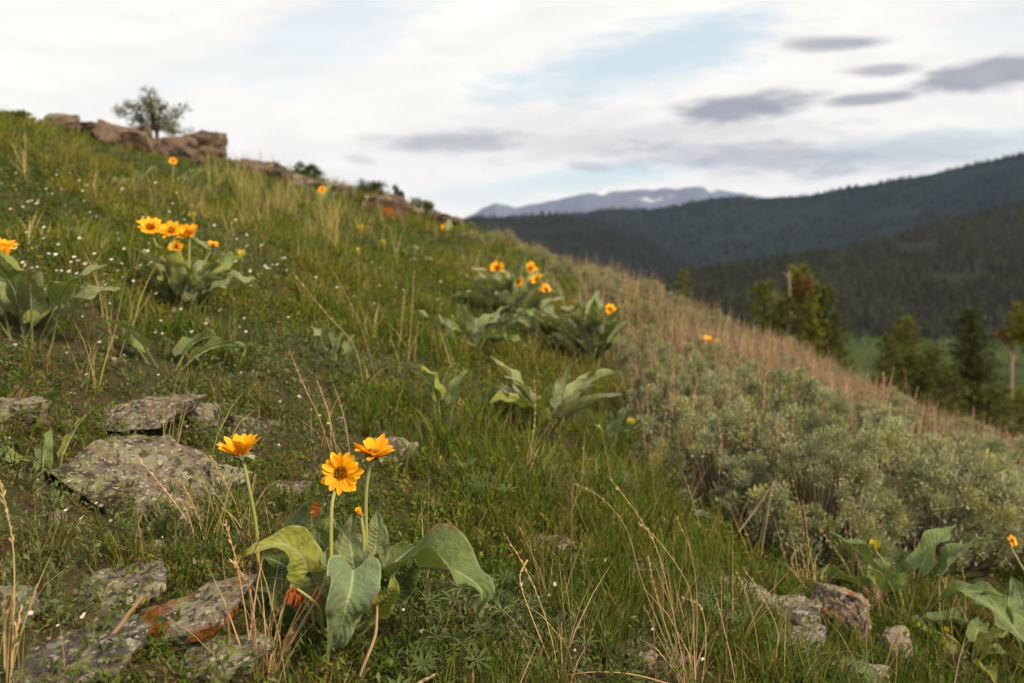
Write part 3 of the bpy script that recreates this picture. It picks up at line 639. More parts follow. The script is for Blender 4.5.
GR, YG, DK, BL = (.118, .165, .050), (.18, .205, .042), (.07, .108, .028), (.175, .21, .10)
def front_plant():
    d = 1.60; base = hit(338, 648); base = np.array([pt(338, 648, d)[0], d, Hs(pt(338, 648, d)[0], d)])
    pl = empty('balsamroot_plant', base, 'balsamroot in the foreground with three open yellow flowers and large grey-green leaves', 'flowering plant', 'balsamroot plants on the slope')
    Z = lambda x, y, o=0: pt(x, y, d + o)
    cf = np.array([0, -1., .25]); upf = np.array([0, -.55, 1.])
    b0 = base + np.array([0, 0, .01])
    LV = [  # spine, width px, normal hint, petiole points, colour, fold, wave
     ([Z(394, 584, .02), Z(418, 568, -.01), Z(444, 568, -.03), Z(466, 577, -.05), Z(481, 591, -.07), Z(482, 617, -.07)], 64, (-.05, -.12, 1.), [b0 + (.03, 0, 0), Z(384, 612, 0), Z(405, 590, -.01)], (.11, .155, .05), .75, .2),
     ([Z(353, 570, -.10), Z(351, 588, -.13), Z(346, 606, -.15), Z(340, 632, -.14), Z(330, 656, -.12)], 54, (.25, -1, .25), [b0 + (.0, -.02, 0), Z(352, 610, -.04), Z(354, 575, -.07)], (.118, .165, .085), .5, .2),
     ([Z(354, 578, -.03), Z(352, 556, -.03), Z(350, 536, -.01), Z(353, 514, 0)], 44, cf, [b0, Z(350, 605, 0)], BL, .3, .10),
     ([Z(308, 572, -.06), Z(301, 556, -.07), Z(286, 545, -.09), Z(264, 546, -.10), Z(243, 557, -.11)], 40, (-.1, -.75, .7), [b0, Z(316, 600, -.02), Z(309, 575, -.04)], (.20, .22, .045), .35, .22),
     ([Z(325, 548, .03), Z(314, 530, .03), Z(312, 512, .04), Z(324, 496, .05)], 56, (-.2, -1, .2), [b0, Z(328, 590, .02)], GR, .35, .16),
     ([Z(302, 590, 0), Z(292, 572, 0), Z(278, 562, 0), Z(262, 556, -.01)], 46, (-.2, -.8, .6), [b0, Z(312, 615, 0)], DK, .3, .10),
     ([Z(286, 648, -.05), Z(272, 622, -.03), Z(262, 596, 0), Z(252, 573, .02)], 66, (-.25, -1, .3), [b0 + (-.03, 0, 0)], DK, .35, .08),
     ([Z(322, 596, -.04), Z(312, 574, -.05), Z(306, 554, -.05), Z(320, 532, -.03)], 50, (.1, -1, .3), [b0, Z(326, 620, -.03)], BL, .25, .12),
     ([Z(372, 560, .04), Z(376, 542, .05), Z(377, 526, .05), Z(376, 510, .06)], 34, cf, [b0, Z(362, 600, .03)], BL, .3, .1),
     ([Z(362, 606, -.01), Z(370, 586, -.02), Z(373, 568, -.02), Z(378, 552, -.03)], 40, (.4, -1, .2), [b0, Z(356, 625, -.01)], YG, .4, .12),
     ([Z(372, 588, .05), Z(386, 570, .06), Z(400, 558, .08), Z(416, 545, .10)], 60, (.2, -.6, .8), [b0, Z(362, 615, .04)], DK, .35, .10),
     ([Z(318, 632, .03), Z(300, 612, .04), Z(290, 596, .05), Z(278, 588, .06)], 60, (-.2, -.8, .6), [b0], DK, .3, .1),
     ([Z(338, 590, .06), Z(330, 566, .08), Z(332, 545, .09), Z(338, 525, .11)], 60, (0, -1, .3), [b0], GR, .3, .12),
    ]
    LV += [
     ([Z(392, 592, -.02), Z(402, 580, -.03), Z(410, 568, -.05), Z(412, 556, -.06)], 34, (.3, -1, .3), [b0, Z(372, 618, -.02)], DK, .4, .16),
     ([Z(296, 610, -.02), Z(284, 596, -.04), Z(270, 588, -.05), Z(252, 590, -.06)], 36, (-.1, -.8, .7), [b0, Z(312, 630, -.02)], GR, .3, .16),
     ([Z(376, 610, -.06), Z(384, 600, -.08), Z(392, 588, -.09), Z(392, 574, -.09)], 26, (.3, -1, .2), [b0, Z(362, 630, -.05)], YG, .5, .16),
     ([Z(300, 560, .02), Z(296, 540, .03), Z(298, 520, .04), Z(306, 506, .04)], 34, (-.3, -1, .2), [b0, Z(314, 600, .01)], BL, .3, .16),
     ([Z(344, 585, -.06), Z(336, 572, -.07), Z(332, 556, -.06), Z(336, 540, -.05)], 30, (-.2, -1, .2), [b0, Z(344, 612, -.05)], BL, .4, .16),
    ]
    for i, (s, w, nh, pe, c, fo, wa) in enumerate(LV): leaf(s, w / F * d, nh, pl, base, 300 + i, c, pe, fo, wa)
    s1 = stem_part(pl, base, [b0 + (-.02, 0, 0), Z(266, 590, .01), Z(256, 525, .01), Z(249, 488, 0), Z(243, 459, 0)]); head(s1, base, Z(241, 454, 0), (-.12, -.12, 1), .045, 15, .80, 71)
    s2 = stem_part(pl, base, [b0 + (0, -.02, 0), Z(332, 590, -.07), Z(331, 540, -.06), Z(332, 505, -.045), Z(337, 482, -.01)]); head(s2, base, Z(341, 473, -.02), (-.02, -1, .30), .0365, 17, .18, 72)
    s3 = stem_part(pl, base, [b0 + (.01, 0, 0), Z(364, 590, .0), Z(366, 540, .0), Z(366, 492, 0), Z(371, 460, 0)]); head(s3, base, Z(373, 455, 0), (.16, -.14, 1), .043, 16, .55, 73)
    s4 = stem_part(pl, base, [b0 + (.01, -.01, 0), Z(360, 580, -.03), Z(364, 545, -.03), Z(361, 516, -.03)]); head(s4, base, Z(360, 515, -.03), (-.25, -.1, 1), .016, 8, 1.3, 74)
    # spent orange heads hanging in the leaves
    for i, (P, hp) in enumerate([([b0, Z(324, 635, -.1), Z(321, 612, -.14), Z(312, 600, -.15), Z(297, 589, -.15)], (294, 597)), ([b0, Z(316, 630, -.08), Z(312, 612, -.1), Z(304, 600, -.1)], (302, 602)), ([b0, Z(320, 625, -.07), Z(318, 606, -.09)], (317, 600))]):
        st = stem_part(pl, base, P, .0028, .002, 'spent_flower_stem'); mb = MB(); rng = R(500 + i); n = 24
        dirs = nrm(np.array([-.15, -.25, -1]) + rng.normal(0, .28, (n, 3))); Lh = rng.uniform(.014, .027, n) * (1, .8, .8)[i]
        leaflets(mb, Z(hp[0], hp[1] - 8, -.15 if i == 0 else -.1) + rng.normal(0, .003, (n, 3)), dirs, Lh, Lh * .3, np.array([.36, .10, .015]) * rng.uniform(.5, 1.2, (n, 1)), None, rng)
        tag(mb.build('wilted_flower', M_petal, st, base), 'wilted orange flower hanging down')
    st = stem_part(pl, base, [b0, Z(296, 590, .02), Z(308, 540, .03), Z(322, 512, .0)], .0022, .0018, 'spent_flower_stem'); mb = MB(); rng = R(507); n = 20
    leaflets(mb, Z(320, 511, 0) + rng.normal(0, .002, (n, 3)), nrm(np.array([-1, -.2, .1]) + rng.normal(0, .35, (n, 3))), np.full(n, .018), np.full(n, .006), np.array([.42, .12, .02]), None, rng); mb.build('wilted_flower', M_petal, st, base)
front_plant()

def stems_up(px, py): return None
def balsam(px, py, label, nleaf, leaf_px, seed, flowers=(), buds=(), up=(.35, 1.1), cols=None, spread=.35, az=None, wr=(.42, .56), d=None, name='balsamroot_plant', pet=(.35, .8)):
    base = hit(px, py) if d is None else np.array([pt(px, py, d)[0], d, Hs(pt(px, py, d)[0], d)])
    d = base[1]; L0 = leaf_px / F * d; rng = R(seed)
    pl = empty(name, base, label, 'flowering plant' if flowers or buds else 'leafy plant', 'balsamroot plants on the slope')
    cols = cols or [GR, BL, YG, (.16, .19, .09), GR]
    for i in range(nleaf):
        a = (i + rng.uniform(-.3, .3)) / nleaf * 2 * math.pi + seed if az is None else az[i % len(az)] + rng.normal(0, .12)
        el = rng.uniform(*up); L = L0 * rng.uniform(.75, 1.1); hd = np.array([math.sin(a), math.cos(a), 0])
        b = base + hd * rng.uniform(0, .04) + np.array([rng.normal(0, .015), rng.normal(0, .015), -.01])
        pl_len = L * rng.uniform(*pet); e1 = min(el + .25, 1.45); p1 = b + pl_len * (hd * math.cos(e1) + np.array([0, 0, math.sin(e1)]))
        pts = [p1]; e = el
        for k in range(4):
            pts.append(pts[-1] + L / 4 * (hd * math.cos(e) + np.array([0, 0, math.sin(e)]))); e -= rng.uniform(.05, spread)
        side = nrm(np.cross(hd, [0, 0, 1])); nh = np.array([0, 0, 1.]) - hd * .6 + side * rng.normal(0, .35)
        leaf(pts, L * rng.uniform(*wr), nh, pl, base, seed * 50 + i, cols[rng.integers(0, len(cols))], [b], rng.uniform(.25, .6), rng.uniform(.08, .2), n=20, pr=.003)
    for j, (fx, fy, dia, mode) in enumerate(flowers):
        off = rng.uniform(-.06, .06); hp = pt(fx, fy, d + off); b = base + np.array([rng.normal(0, .02), rng.normal(0, .02), -.01])
        midp = b * .45 + hp * .55 + np.array([(b[0] - hp[0]) * .15, 0, .02])
        ax = {'up': np.array([rng.normal(0, .25), -.75, .8]), 'front': np.array([rng.normal(0, .25), -1, .35]), 'side': np.array([.3, -.35, 1]), 'lean': np.array([.5, -.8, .6])}[mode]
        ax = nrm(ax); st = stem_part(pl, base, [b, midp, hp - ax * .012])
        head(st, base, hp, ax, dia / F * d * .6, 15, .4 if mode in ('up', 'side') else .22, seed * 90 + j, 0)
    for j, (fx, fy, hpx) in enumerate(buds):
        hp = pt(fx, fy, d); b = base.copy(); Hb = hpx / F * d; st = stem_part(pl, base, [b, b * .5 + hp * .5 + np.array([.01, 0, .01]), hp - np.array([0, 0, Hb * .4])], .003, .0022)
        mb = MB(); n = 34; a = rng.uniform(0, 6.28, n); dd = nrm(np.stack([np.cos(a) * .28, np.sin(a) * .28, np.ones(n)], 1)); Lb = Hb * rng.uniform(.7, 1, n)
        leaflets(mb, hp - np.array([0, 0, Hb * .5]) + np.stack([np.cos(a), np.sin(a), 0 * a], 1) * Hb * .13, dd, Lb, Lb * .42, np.array([.52, .46, .06]) * rng.uniform(.7, 1.1, (n, 1)), np.stack([np.cos(a), np.sin(a), 0 * a + .1], 1), rng); mb.build('flower_bud', M_petal, st, base)
    EXCL.append((base[0], base[1], min(.16, L0 * .7), min(.16, L0 * .7))); return pl

pi = math.pi
balsam(186, 312, 'balsamroot clump on the left slope with a row of orange-yellow flowers on top', 24, 48, 3, [(150, 228, 26, 'up'), (171, 231, 22, 'up'), (188, 234, 24, 'up'), (176, 247, 14, 'front'), (213, 245, 12, 'side')], spread=.3, up=(.55, 1.3), cols=[GR, BL, (.20,.23,.13), YG])
balsam(28, 345, 'large leafy balsamroot cut off by the left edge', 11, 74, 4, up=(.4, 1.15))
balsam(-4, 300, 'balsamroot at the left edge showing one flower head', 5, 40, 5, [(3, 248, 26, 'side'), (2, 254, 18, 'front')])
balsam(168, 372, 'three leaved young balsamroot between the left rocks and the flowering clump', 4, 52, 6, up=(.4, .9), az=[-1.3, 1.1, .3, -2.6])
balsam(50, 478, 'slender leaved balsamroot growing in front of the left lichen boulder', 5, 46, 7, up=(.3, 1.4), az=[-.2, 1.3, -1.5, 2.6, -2.6], wr=(.32, .4))
balsam(512, 325, 'balsamroot clump in the middle distance with a bunch of orange flowers', 28, 46, 8, [(497, 268, 15, 'up'), (518, 282, 13, 'front'), (530, 269, 15, 'up'), (537, 280, 15, 'up'), (546, 290, 13, 'lean')], cols=[BL, (.17, .20, .11), BL, (.21, .24, .15)], up=(.55, 1.35), wr=(.3, .42))
balsam(592, 372, 'broad leafy balsamroot clump beside the sagebrush with one flower', 26, 50, 9, [(610, 310, 14, 'lean')], cols=[GR, BL, (.17, .20, .10), (.19, .22, .12)], up=(.7, 1.4), wr=(.32, .45))
balsam(545, 440, 'flowerless balsamroot with pale curled leaf edges in the middle of the slope', 18, 60, 10, up=(.5, 1.3), cols=[BL, (.20, .23, .13), (.22, .24, .15), YG], wr=(.34, .44))
balsam(612, 462, 'pair of upright oval leaves with a yellow bud left of the sagebrush', 3, 40, 11, [], [(631, 422, 10)], up=(1.1, 1.4), cols=[GR, BL])
balsam(440, 425, 'single tall curled yellow-green leaf in the middle of the slope', 3, 48, 12, up=(1.0, 1.35), az=[.9, -1.2, -1.7], cols=[YG, GR])
balsam(908, 622, 'balsamroot with spreading leaves and a pale bud in front of the sagebrush', 8, 60, 13, [], [(875, 545, 12)], up=(.35, 1.0), pet=(.7, 1.0), az=[1.4, -1.5, .2, 1.2, -1.2, -.3, 2.4, -2.4], cols=[(.10, .15, .05), (.12, .17, .06), GR])
balsam(1038, 622, 'balsamroot at the right edge with a half hidden orange flower', 10, 72, 14, [(1012, 541, 11, 'lean')], d=2.62, up=(.4, 1.25), az=[-1.5, -1.2, -.6, 0, .6, -1.9, -2.4, 2.4, 1.4, -1.5], cols=[(.09, .14, .045), (.11, .16, .06)])
balsam(965, 668, 'low leafy balsamroot with a round yellow bud at the lower right', 7, 46, 15, [], [(945, 630, 9)], up=(.3, 1.2), cols=[(.10, .15, .05), YG])
balsam(500, 702, 'big round leaf just rising over the bottom edge', 2, 40, 16, up=(.25, .5), az=[-.4, .9], cols=[(.09, .16, .04)])
balsam(176, 190, 'small distant balsamroot with one flower below the lone tree', 7, 24, 17, [(173, 161, 8, 'front')])
balsam(318, 208, 'small distant balsamroot with one flower near the skyline outcrop', 6, 22, 18, [(322, 190, 8, 'front')])
balsam(447, 240, 'faint distant balsamroot with one dull orange flower under the skyline', 5, 20, 19, [(445, 228, 9, 'front')])
balsam(700, 372, 'balsamroot with a yellow flower poking out of the sagebrush', 5, 36, 20, [(711, 342, 18, 'side')])
balsam(335, 362, 'small plant with one pointed upright grey leaf in mid slope grass', 4, 34, 21, up=(.9, 1.35), cols=[BL, GR])
for i, (a, b, n, s) in enumerate([(130, 190, 8, 22), (212, 262, 7, 24), (410, 262, 7, 20), (470, 352, 14, 42), (552, 346, 16, 46)]):
    balsam(a, b, ['pale leafy clump high on the left slope', 'leafy clump right of the flowering left clump', 'faint leafy clump below the skyline rocks', 'dim leafy clump left of the middle flowers', 'leafy clump just below the middle flowers'][i], n, s, 30 + i, cols=[BL, GR, (.15, .19, .12)], up=(.2, 1.0))
for i, (a, b, h) in enumerate([(240, 262, 12), (360, 236, 9), (383, 250, 7), (358, 258, 6), (192, 223, 8), (575, 310, 6)]):
    balsam(a, b + 8, ['unopened greenish yellow bud right of the left flower clump', 'tiny pale bud high in the mid slope grass', 'tiny pale bud right of the other mid slope bud', 'tiny pale bud lowest of the three mid slope buds', 'pale bud behind the left flower clump', 'tiny bud right of the middle flowers'][i], 2, 14, 40 + i, [], [(a, b - 8, h)], name='budding_plant')
print('balsam', time.time() - T0)

# ------------------------------------------------------------------ sagebrush
def sage_proto(seed, npuff, nleaf):
    rng = R(seed); mb = MB(); st = MB(); sp = MB()
    a = rng.uniform(0, 6.283, npuff); zz = rng.uniform(.08, 1, npuff); rr = np.sqrt(1 - zz ** 2 * .92)
    lump = .80 + .42 * fbm2(np.cos(a) * 2.2 + zz * 2, np.sin(a) * 2.2, 2, seed)
    dirs = np.stack([np.cos(a) * rr, np.sin(a) * rr, zz], 1)
    dep = np.where(rng.uniform(0, 1, npuff) < .8, rng.uniform(.86, 1.06, npuff), rng.uniform(.5, .85, npuff))
    C = dirs * (dep * lump)[:, None] * np.array([.47, .47, .48]) + np.array([0, 0, .05])
    pal = np.array([(.25, .275, .145), (.29, .305, .18), (.30, .30, .125), (.21, .235, .135), (.275, .275, .165)])
    for i in range(npuff):
        pr = rng.uniform(.045, .09); n = int(nleaf * (pr / .065) ** 2); ax = nrm(np.array([0, 0, .9]) + dirs[i] * .9 + rng.normal(0, .2, 3))
        dd = nrm(ax * .55 + rng.normal(0, .75, (n, 3))); off = dd * (pr * rng.uniform(.1, .8, n))[:, None]
        d = nrm(dd + ax * .5 + rng.normal(0, .35, (n, 3))); L = rng.uniform(.014, .028, n)
        leaflets(mb, C[i] - ax * pr * .4 + off, d, L, L * rng.uniform(.26, .4, n), pal[rng.integers(0, 5)] * rng.uniform(.8, 1.15) * rng.uniform(.8, 1.2, (n, 1)), None, rng)
        b = np.array([rng.normal(0, .03), rng.normal(0, .03), -.04]); m = b * .45 + C[i] * .55 + rng.normal(0, .03, 3) + np.array([0, 0, -.05])
        tube(st, [b, m, C[i]], .007, .002, 4, 5, np.array([.10, .078, .06]) * rng.uniform(.7, 1.4))
    k = 0
    while k < 34:
        i = rng.integers(0, npuff); s = C[i]
        if dirs[i][2] < .3: continue
        k += 1; h = rng.uniform(.10, .30); e = s + np.array([rng.normal(0, .025), rng.normal(0, .025), h]); c = np.array([.36, .24, .16]) * rng.uniform(.7, 1.2)
        tube(sp, [s, s * .5 + e * .5 + rng.normal(0, .006, 3), e], .0026, .0013, 3, 4, c)
        n = 22; t = rng.uniform(.3, 1, n)[:, None]; P = s * (1 - t) + e * t
        leaflets(sp, P, nrm(np.array([0, 0, 1.]) + rng.normal(0, .5, (n, 3))), rng.uniform(.012, .024, n), rng.uniform(.005, .009, n), c * rng.uniform(.8, 1.3, (n, 1)), None, rng)
    return mb.mesh('sage_foliage', M_sage), st.mesh('sage_branches', M_wood), sp.mesh('sage_seed_stalks', M_straw)
PROT = [sage_proto(200 + i, 125, 190) for i in range(5)]
RIDGE = np.array([(440, 216), (480, 222), (560, 250), (620, 268), (700, 298), (740, 312), (790, 332), (830, 350), (870, 372), (920, 397), (960, 412), (1024, 434), (1100, 465)], float)
def sagebrush(px, py, w, h, label, k, rot, group='sagebrush along the slope', deep=.85, bare=False):
    h = min(h, py - np.interp(px + w * .25, RIDGE[:, 0], RIDGE[:, 1]) + 4); h = max(h, 14); w = min(w, h / .6 / .62)
    c = hit(px, py); d = c[1]; o = empty('sagebrush', (c[0], c[1], c[2] - .02), label, 'shrub', group); o.rotation_euler = (0, 0, rot)
    W = w / F * d; o.scale = (W, W * deep, float(np.clip(h / F * d / .6, .7 * W, 1.25 * W)))
    for nm, me in zip(('foliage', 'branch_framework', 'dry_seed_stalks'), PROT[k % 5]):
        if nm == 'dry_seed_stalks' and bare: continue
        q = bpy.data.objects.new(nm, me); COL.objects.link(q); q.parent = o
        if nm == 'dry_seed_stalks': q['kind'] = 'stuff'
    EXCL.append((c[0], c[1], W * .33, W * .33)); return o
SG = [
 (716, 505, 165, 118, 'low front sagebrush at the left end of the near row, with bare twigs showing'),
 (806, 545, 225, 150, 'big near sagebrush in the middle of the front row with rounded silvery tufts'),
 (925, 562, 240, 152, 'near sagebrush right of the big middle one above the spreading leaves'),
 (1035, 575, 215, 142, 'near sagebrush cut off by the right edge'),
 (680, 450, 130, 92, 'sagebrush at the left end of the second row beside the grass'),
 (764, 462, 180, 105, 'sagebrush behind the gap between the two leftmost front bushes'),
 (866, 480, 190, 110, 'sagebrush rising behind the big middle front bush'),
 (972, 500, 180, 100, 'sagebrush behind the near bushes toward the right edge'),
]
for i, (a, b, w, h, lab) in enumerate(SG): sagebrush(a, b, w, h, lab, i, i * 1.7, bare=i in (1, 2, 3, 5, 7))
LAB2 = 'soft grey-green sagebrush with pinkish dry stalks in the band below the ridge line'
B2 = [(650, 400, 90, 70), (712, 405, 110, 66), (795, 420, 110, 60), (880, 440, 110, 56), (945, 462, 100, 50), (1020, 482, 100, 50), (640, 366, 70, 46), (700, 362, 80, 40), (765, 385, 80, 36), (640, 330, 60, 34),
      (600, 305, 60, 34), (640, 305, 60, 32), (670, 318, 60, 32), (715, 348, 70, 40), (780, 365, 70, 36), (725, 330, 50, 22), (815, 378, 60, 30), (870, 405, 60, 34), (940, 436, 60, 34), (845, 404, 70, 34), (915, 428, 70, 30), (690, 332, 60, 28), (745, 350, 60, 24), (985, 448, 70, 30), (665, 425, 90, 70), (735, 428, 110, 70), (830, 445, 110, 60)]
for i, (a, b, w, h) in enumerate(B2): sagebrush(a, b, w, h, LAB2, i + 1, i * 2.3, 'sagebrush band under the ridge line')
LAB3 = 'small blurred sagebrush clump where the slope drops away at the far crest'
for i, (a, b, w, h) in enumerate([(600, 300, 60, 36), (560, 285, 60, 30), (590, 276, 50, 24), (530, 262, 50, 22), (640, 298, 60, 30), (560, 262, 40, 16), (470, 244, 36, 16), (545, 300, 50, 24), (620, 285, 50, 24), (500, 245, 40, 16)]):
    sagebrush(a, b, w, h, LAB3, i, i * 1.1, 'small sagebrush at the far crest')
print('sage', time.time() - T0)

# ------------------------------------------------------------------ skyline bushes and trees
def bush(px, py, w, h, label, seed, col, leafL=.022, n=2200, name='bush', d=None, deep=.8, cat='bush'):
    c = hit(px, py) if d is None else np.array([pt(px, py, d)[0], d, Hs(pt(px, py, d)[0], d)])
    dd_ = d; d = c[1]; W = w / F * d; Hh = h / F * d if dd_ is None else pt(px, py - h, d)[2] - c[2]; rng = R(seed); mb = MB(); st = MB()
    nc = 34; a = rng.uniform(0, 6.28, nc); z = rng.uniform(.1, 1, nc); r = np.sqrt(1 - z * z * .85) * rng.uniform(.55, 1.02, nc)
    C = np.stack([np.cos(a) * r * W * .5, np.sin(a) * r * W * .5 * deep, z * Hh * rng.uniform(.75, 1.05, nc)], 1) + c
    k = rng.integers(0, nc, n); P = C[k] + rng.normal(0, 1, (n, 3)) * np.array([W, W, Hh]) * .07; L = leafL * rng.uniform(.7, 1.4, n)
    cc = np.array(col) * rng.uniform(.65, 1.35, nc)[k][:, None] * rng.uniform(.8, 1.2, (n, 1))
    leaflets(mb, P, nrm(rng.normal(0, .7, (n, 3)) + [0, 0, .5]), L, L * .45, cc, None, rng)
    for i in range(nc): tube(st, [c + rng.normal(0, .01, 3) - [0, 0, .03], (c + C[i]) / 2 + rng.normal(0, .02, 3), C[i]], W * .012, W * .004, 4, 4, np.array([.08, .06, .045]))
    o = empty(name, c, label, cat); st.build('branch_framework', M_wood, o, c); mb.build('foliage', M_conif, o, c); return o
bush(305, 184, 34, 18, 'dark green bush on the skyline between outcrop ledges', 61, (.05, .065, .015))
bush(372, 198, 42, 20, 'dark olive bush spreading over the orange stained outcrop rock', 62, (.045, .055, .015))
bush(398, 219, 16, 30, 'narrow dark bush against the right side of the orange stained rock', 63, (.03, .038, .012))
bush(420, 221, 34, 20, 'yellow-green bush at the foot of the skyline outcrop', 64, (.085, .09, .02))
bush(12, 122, 40, 11, 'grassy green bush topping the skyline at the left edge', 65, (.07, .08, .02))
bush(268, 176, 40, 12, 'low greenish bush on the long outcrop ledge', 66, (.08, .08, .025))

def lone_tree():
    b0 = hit(157, 140); d = b0[1] + .1; base = np.array([pt(157, 140, d)[0], d, Hs(pt(157, 140, d)[0], d) - .02]); rng = R(88)
    o = empty('small_tree', base, 'lone little open branched tree on the rocky skyline', 'tree'); tr = MB(); cr = MB()
    Z = lambda x, y, k=0: pt(x, y, d + k)
    fork = Z(155, 124); tube(tr, [base, Z(157, 134), fork, Z(152, 108), Z(149, 93)], .02, .006, 6, 12, (.07, .055, .04))
    tips = [(118, 107, .05), (126, 103, -.1), (134, 112, .1), (140, 104, -.05), (148, 92, 0), (155, 97, .12), (143, 97, .1), (163, 106, -.1), (160, 117, .1), (172, 111, 0), (186, 110, -.05), (178, 122, .1), (168, 128, -.12), (186, 132, .05), (150, 112, -.1), (141, 122, .1), (152, 101, -.12), (176, 133, 0), (160, 128, .12), (122, 116, -.03)]
    for (x, y, k) in tips:
        e = Z(x, y, k); m = (fork * .5 + e * .5) + np.array([0, 0, -.02]); tube(tr, [fork * .8 + base * .2, m, e], .008, .002, 4, 6, (.08, .06, .045))
        for j in range(5):
            c = e * (1 - .16 * j) + m * .16 * j + rng.normal(0, .02, 3); n = 42
            leaflets(cr, c + rng.normal(0, .020, (n, 3)), nrm(rng.normal(0, .7, (n, 3)) + [0, 0, .4]), rng.uniform(.014, .026, n), rng.uniform(.007, .012, n), np.array([.085, .10, .025]) * rng.uniform(.6, 1.4, (n, 1)), None, rng)
    tr.build('trunk', M_wood, o, base, True); cr.build('crown', M_conif, o, base)
lone_tree()

def conifer(px, ptop, w, d, label, seed, col, dense=1.0, hcrown=None, shape=.9, name='conifer_tree', extra=None):
    rng = R(seed); top = pt(px, ptop, d); gz = Hs(top[0], d); base = np.array([top[0], d, gz - .1]); Ht = top[2] - gz; W = w / F * d
    o = empty(name, base, label, 'tree'); tr = MB(); cr = MB(); tube(tr, [base, base * .5 + top * .5, top], W * .035 + .02, .012, 7, 8, (.11, .085, .06))
    hc = min(Ht * .93, W * 1.7 if hcrown is None else hcrown / F * d); nb = int(120 * dense)
    for i in range(nb):
        t = (i + rng.uniform()) / nb; z = top[2] - hc * t; a = rng.uniform(0, 6.283); rad = W * .5 * (t ** shape) * rng.uniform(.55, 1.15) + W * .03
        s = np.array([top[0], d, z]); hd = np.array([math.cos(a), math.sin(a), 0]); e = s + hd * rad + np.array([0, 0, rad * rng.uniform(-.25, .35)])
        tube(tr, [s, e], .012, .003, 3, 3, (.09, .07, .05))
        n = int(46 * max(.35, t ** .6)); q = rng.uniform(.15, 1.05, n)[:, None]
        P = s * (1 - q) + e * q + rng.normal(0, 1, (n, 3)) * W * np.array([.045, .045, .035]); L = W * rng.uniform(.045, .085, n)
        leaflets(cr, P, nrm(hd * .7 + rng.normal(0, .55, (n, 3)) + [0, 0, .25]), L, L * .4, np.array(col) * rng.uniform(.65, 1.4) * rng.uniform(.8, 1.2, (n, 1)), None, rng)
    tr.build('trunk', M_wood, o, base, True); cr.build('crown', M_conif, o, base)
    if extra:
        for (ex, ey, ew, eh, ec, nm) in extra:
            mb = MB(); n = 500; C = pt(ex, ey, d - W * .25); P = C + rng.normal(0, .4, (n, 3)) * np.array([ew, ew, eh]) / F * d; L = W * rng.uniform(.04, .08, n)
            leaflets(mb, P, nrm(rng.normal(0, .7, (n, 3)) + [0, 0, .4]), L, L * .3, np.array(ec) * rng.uniform(.6, 1.3, (n, 1)), None, rng); tag(mb.build('dead_foliage', M_conif, o, base), nm)
    return o
YC = (.105, .112, .014); OC = (.065, .078, .014)
conifer(766, 284, 66, 19, 'yellow-green conifer at the left of the tree clump beyond the ridge', 91, YC, shape=.6)
conifer(800, 268, 74, 18, 'tallest yellow-green conifer of the clump, with a rusty dead branch', 92, YC, 1.4, shape=.65, extra=[(805, 286, 10, 9, (.15, .085, .028), 'rusty dead foliage')])
conifer(824, 286, 66, 18.5, 'darker conifer at the right of the tree clump beyond the ridge', 93, OC, 1.1, shape=.6)
conifer(788, 300, 76, 17.5, 'short bushy conifer low in the front of the tree clump', 94, OC, 1.2, shape=.5)
conifer(684, 270, 34, 16, 'thin little yellow-green conifer poking over the ridge', 95, YC, .8, shape=.6)
conifer(906, 320, 78, 21, 'pointed yellow-green conifer in the right tree group', 96, YC, 1.1, shape=.65)
conifer(888, 338, 60, 20, 'shorter conifer at the left of the right tree group', 97, OC, 1, shape=.6)
conifer(932, 348, 70, 20.5, 'bushy conifer between the pointed and the dark conifer', 98, OC, 1, shape=.55)
conifer(971, 311, 70, 22, 'dark full conifer left of the bare trunked tree', 99, (.045, .052, .014), 1.5, shape=.6)
def snag():
    d = 17.6; t = pt(789, 271, d); g = Hs(t[0], d); b = np.array([t[0], d, g - .1]); mb = MB(); rng = R(5); tube(mb, [b, b * .5 + t * .5 + [.05, 0, 0], t], .05, .012, 7, 10, (.34, .24, .18), None, .01, rng)
    for k in range(7):
        z = t[2] - rng.uniform(.1, 1.2); s = np.array([t[0], d, z]); tube(mb, [s, s + [rng.normal(0, .2), rng.normal(0, .2), .1]], .012, .004, 4, 3, (.3, .21, .16))
    tag(mb.build('dead_tree', M_wood, None, (0, 0, 0), True), 'bare pale dead trunk standing in the conifer clump', 'dead tree')
snag()
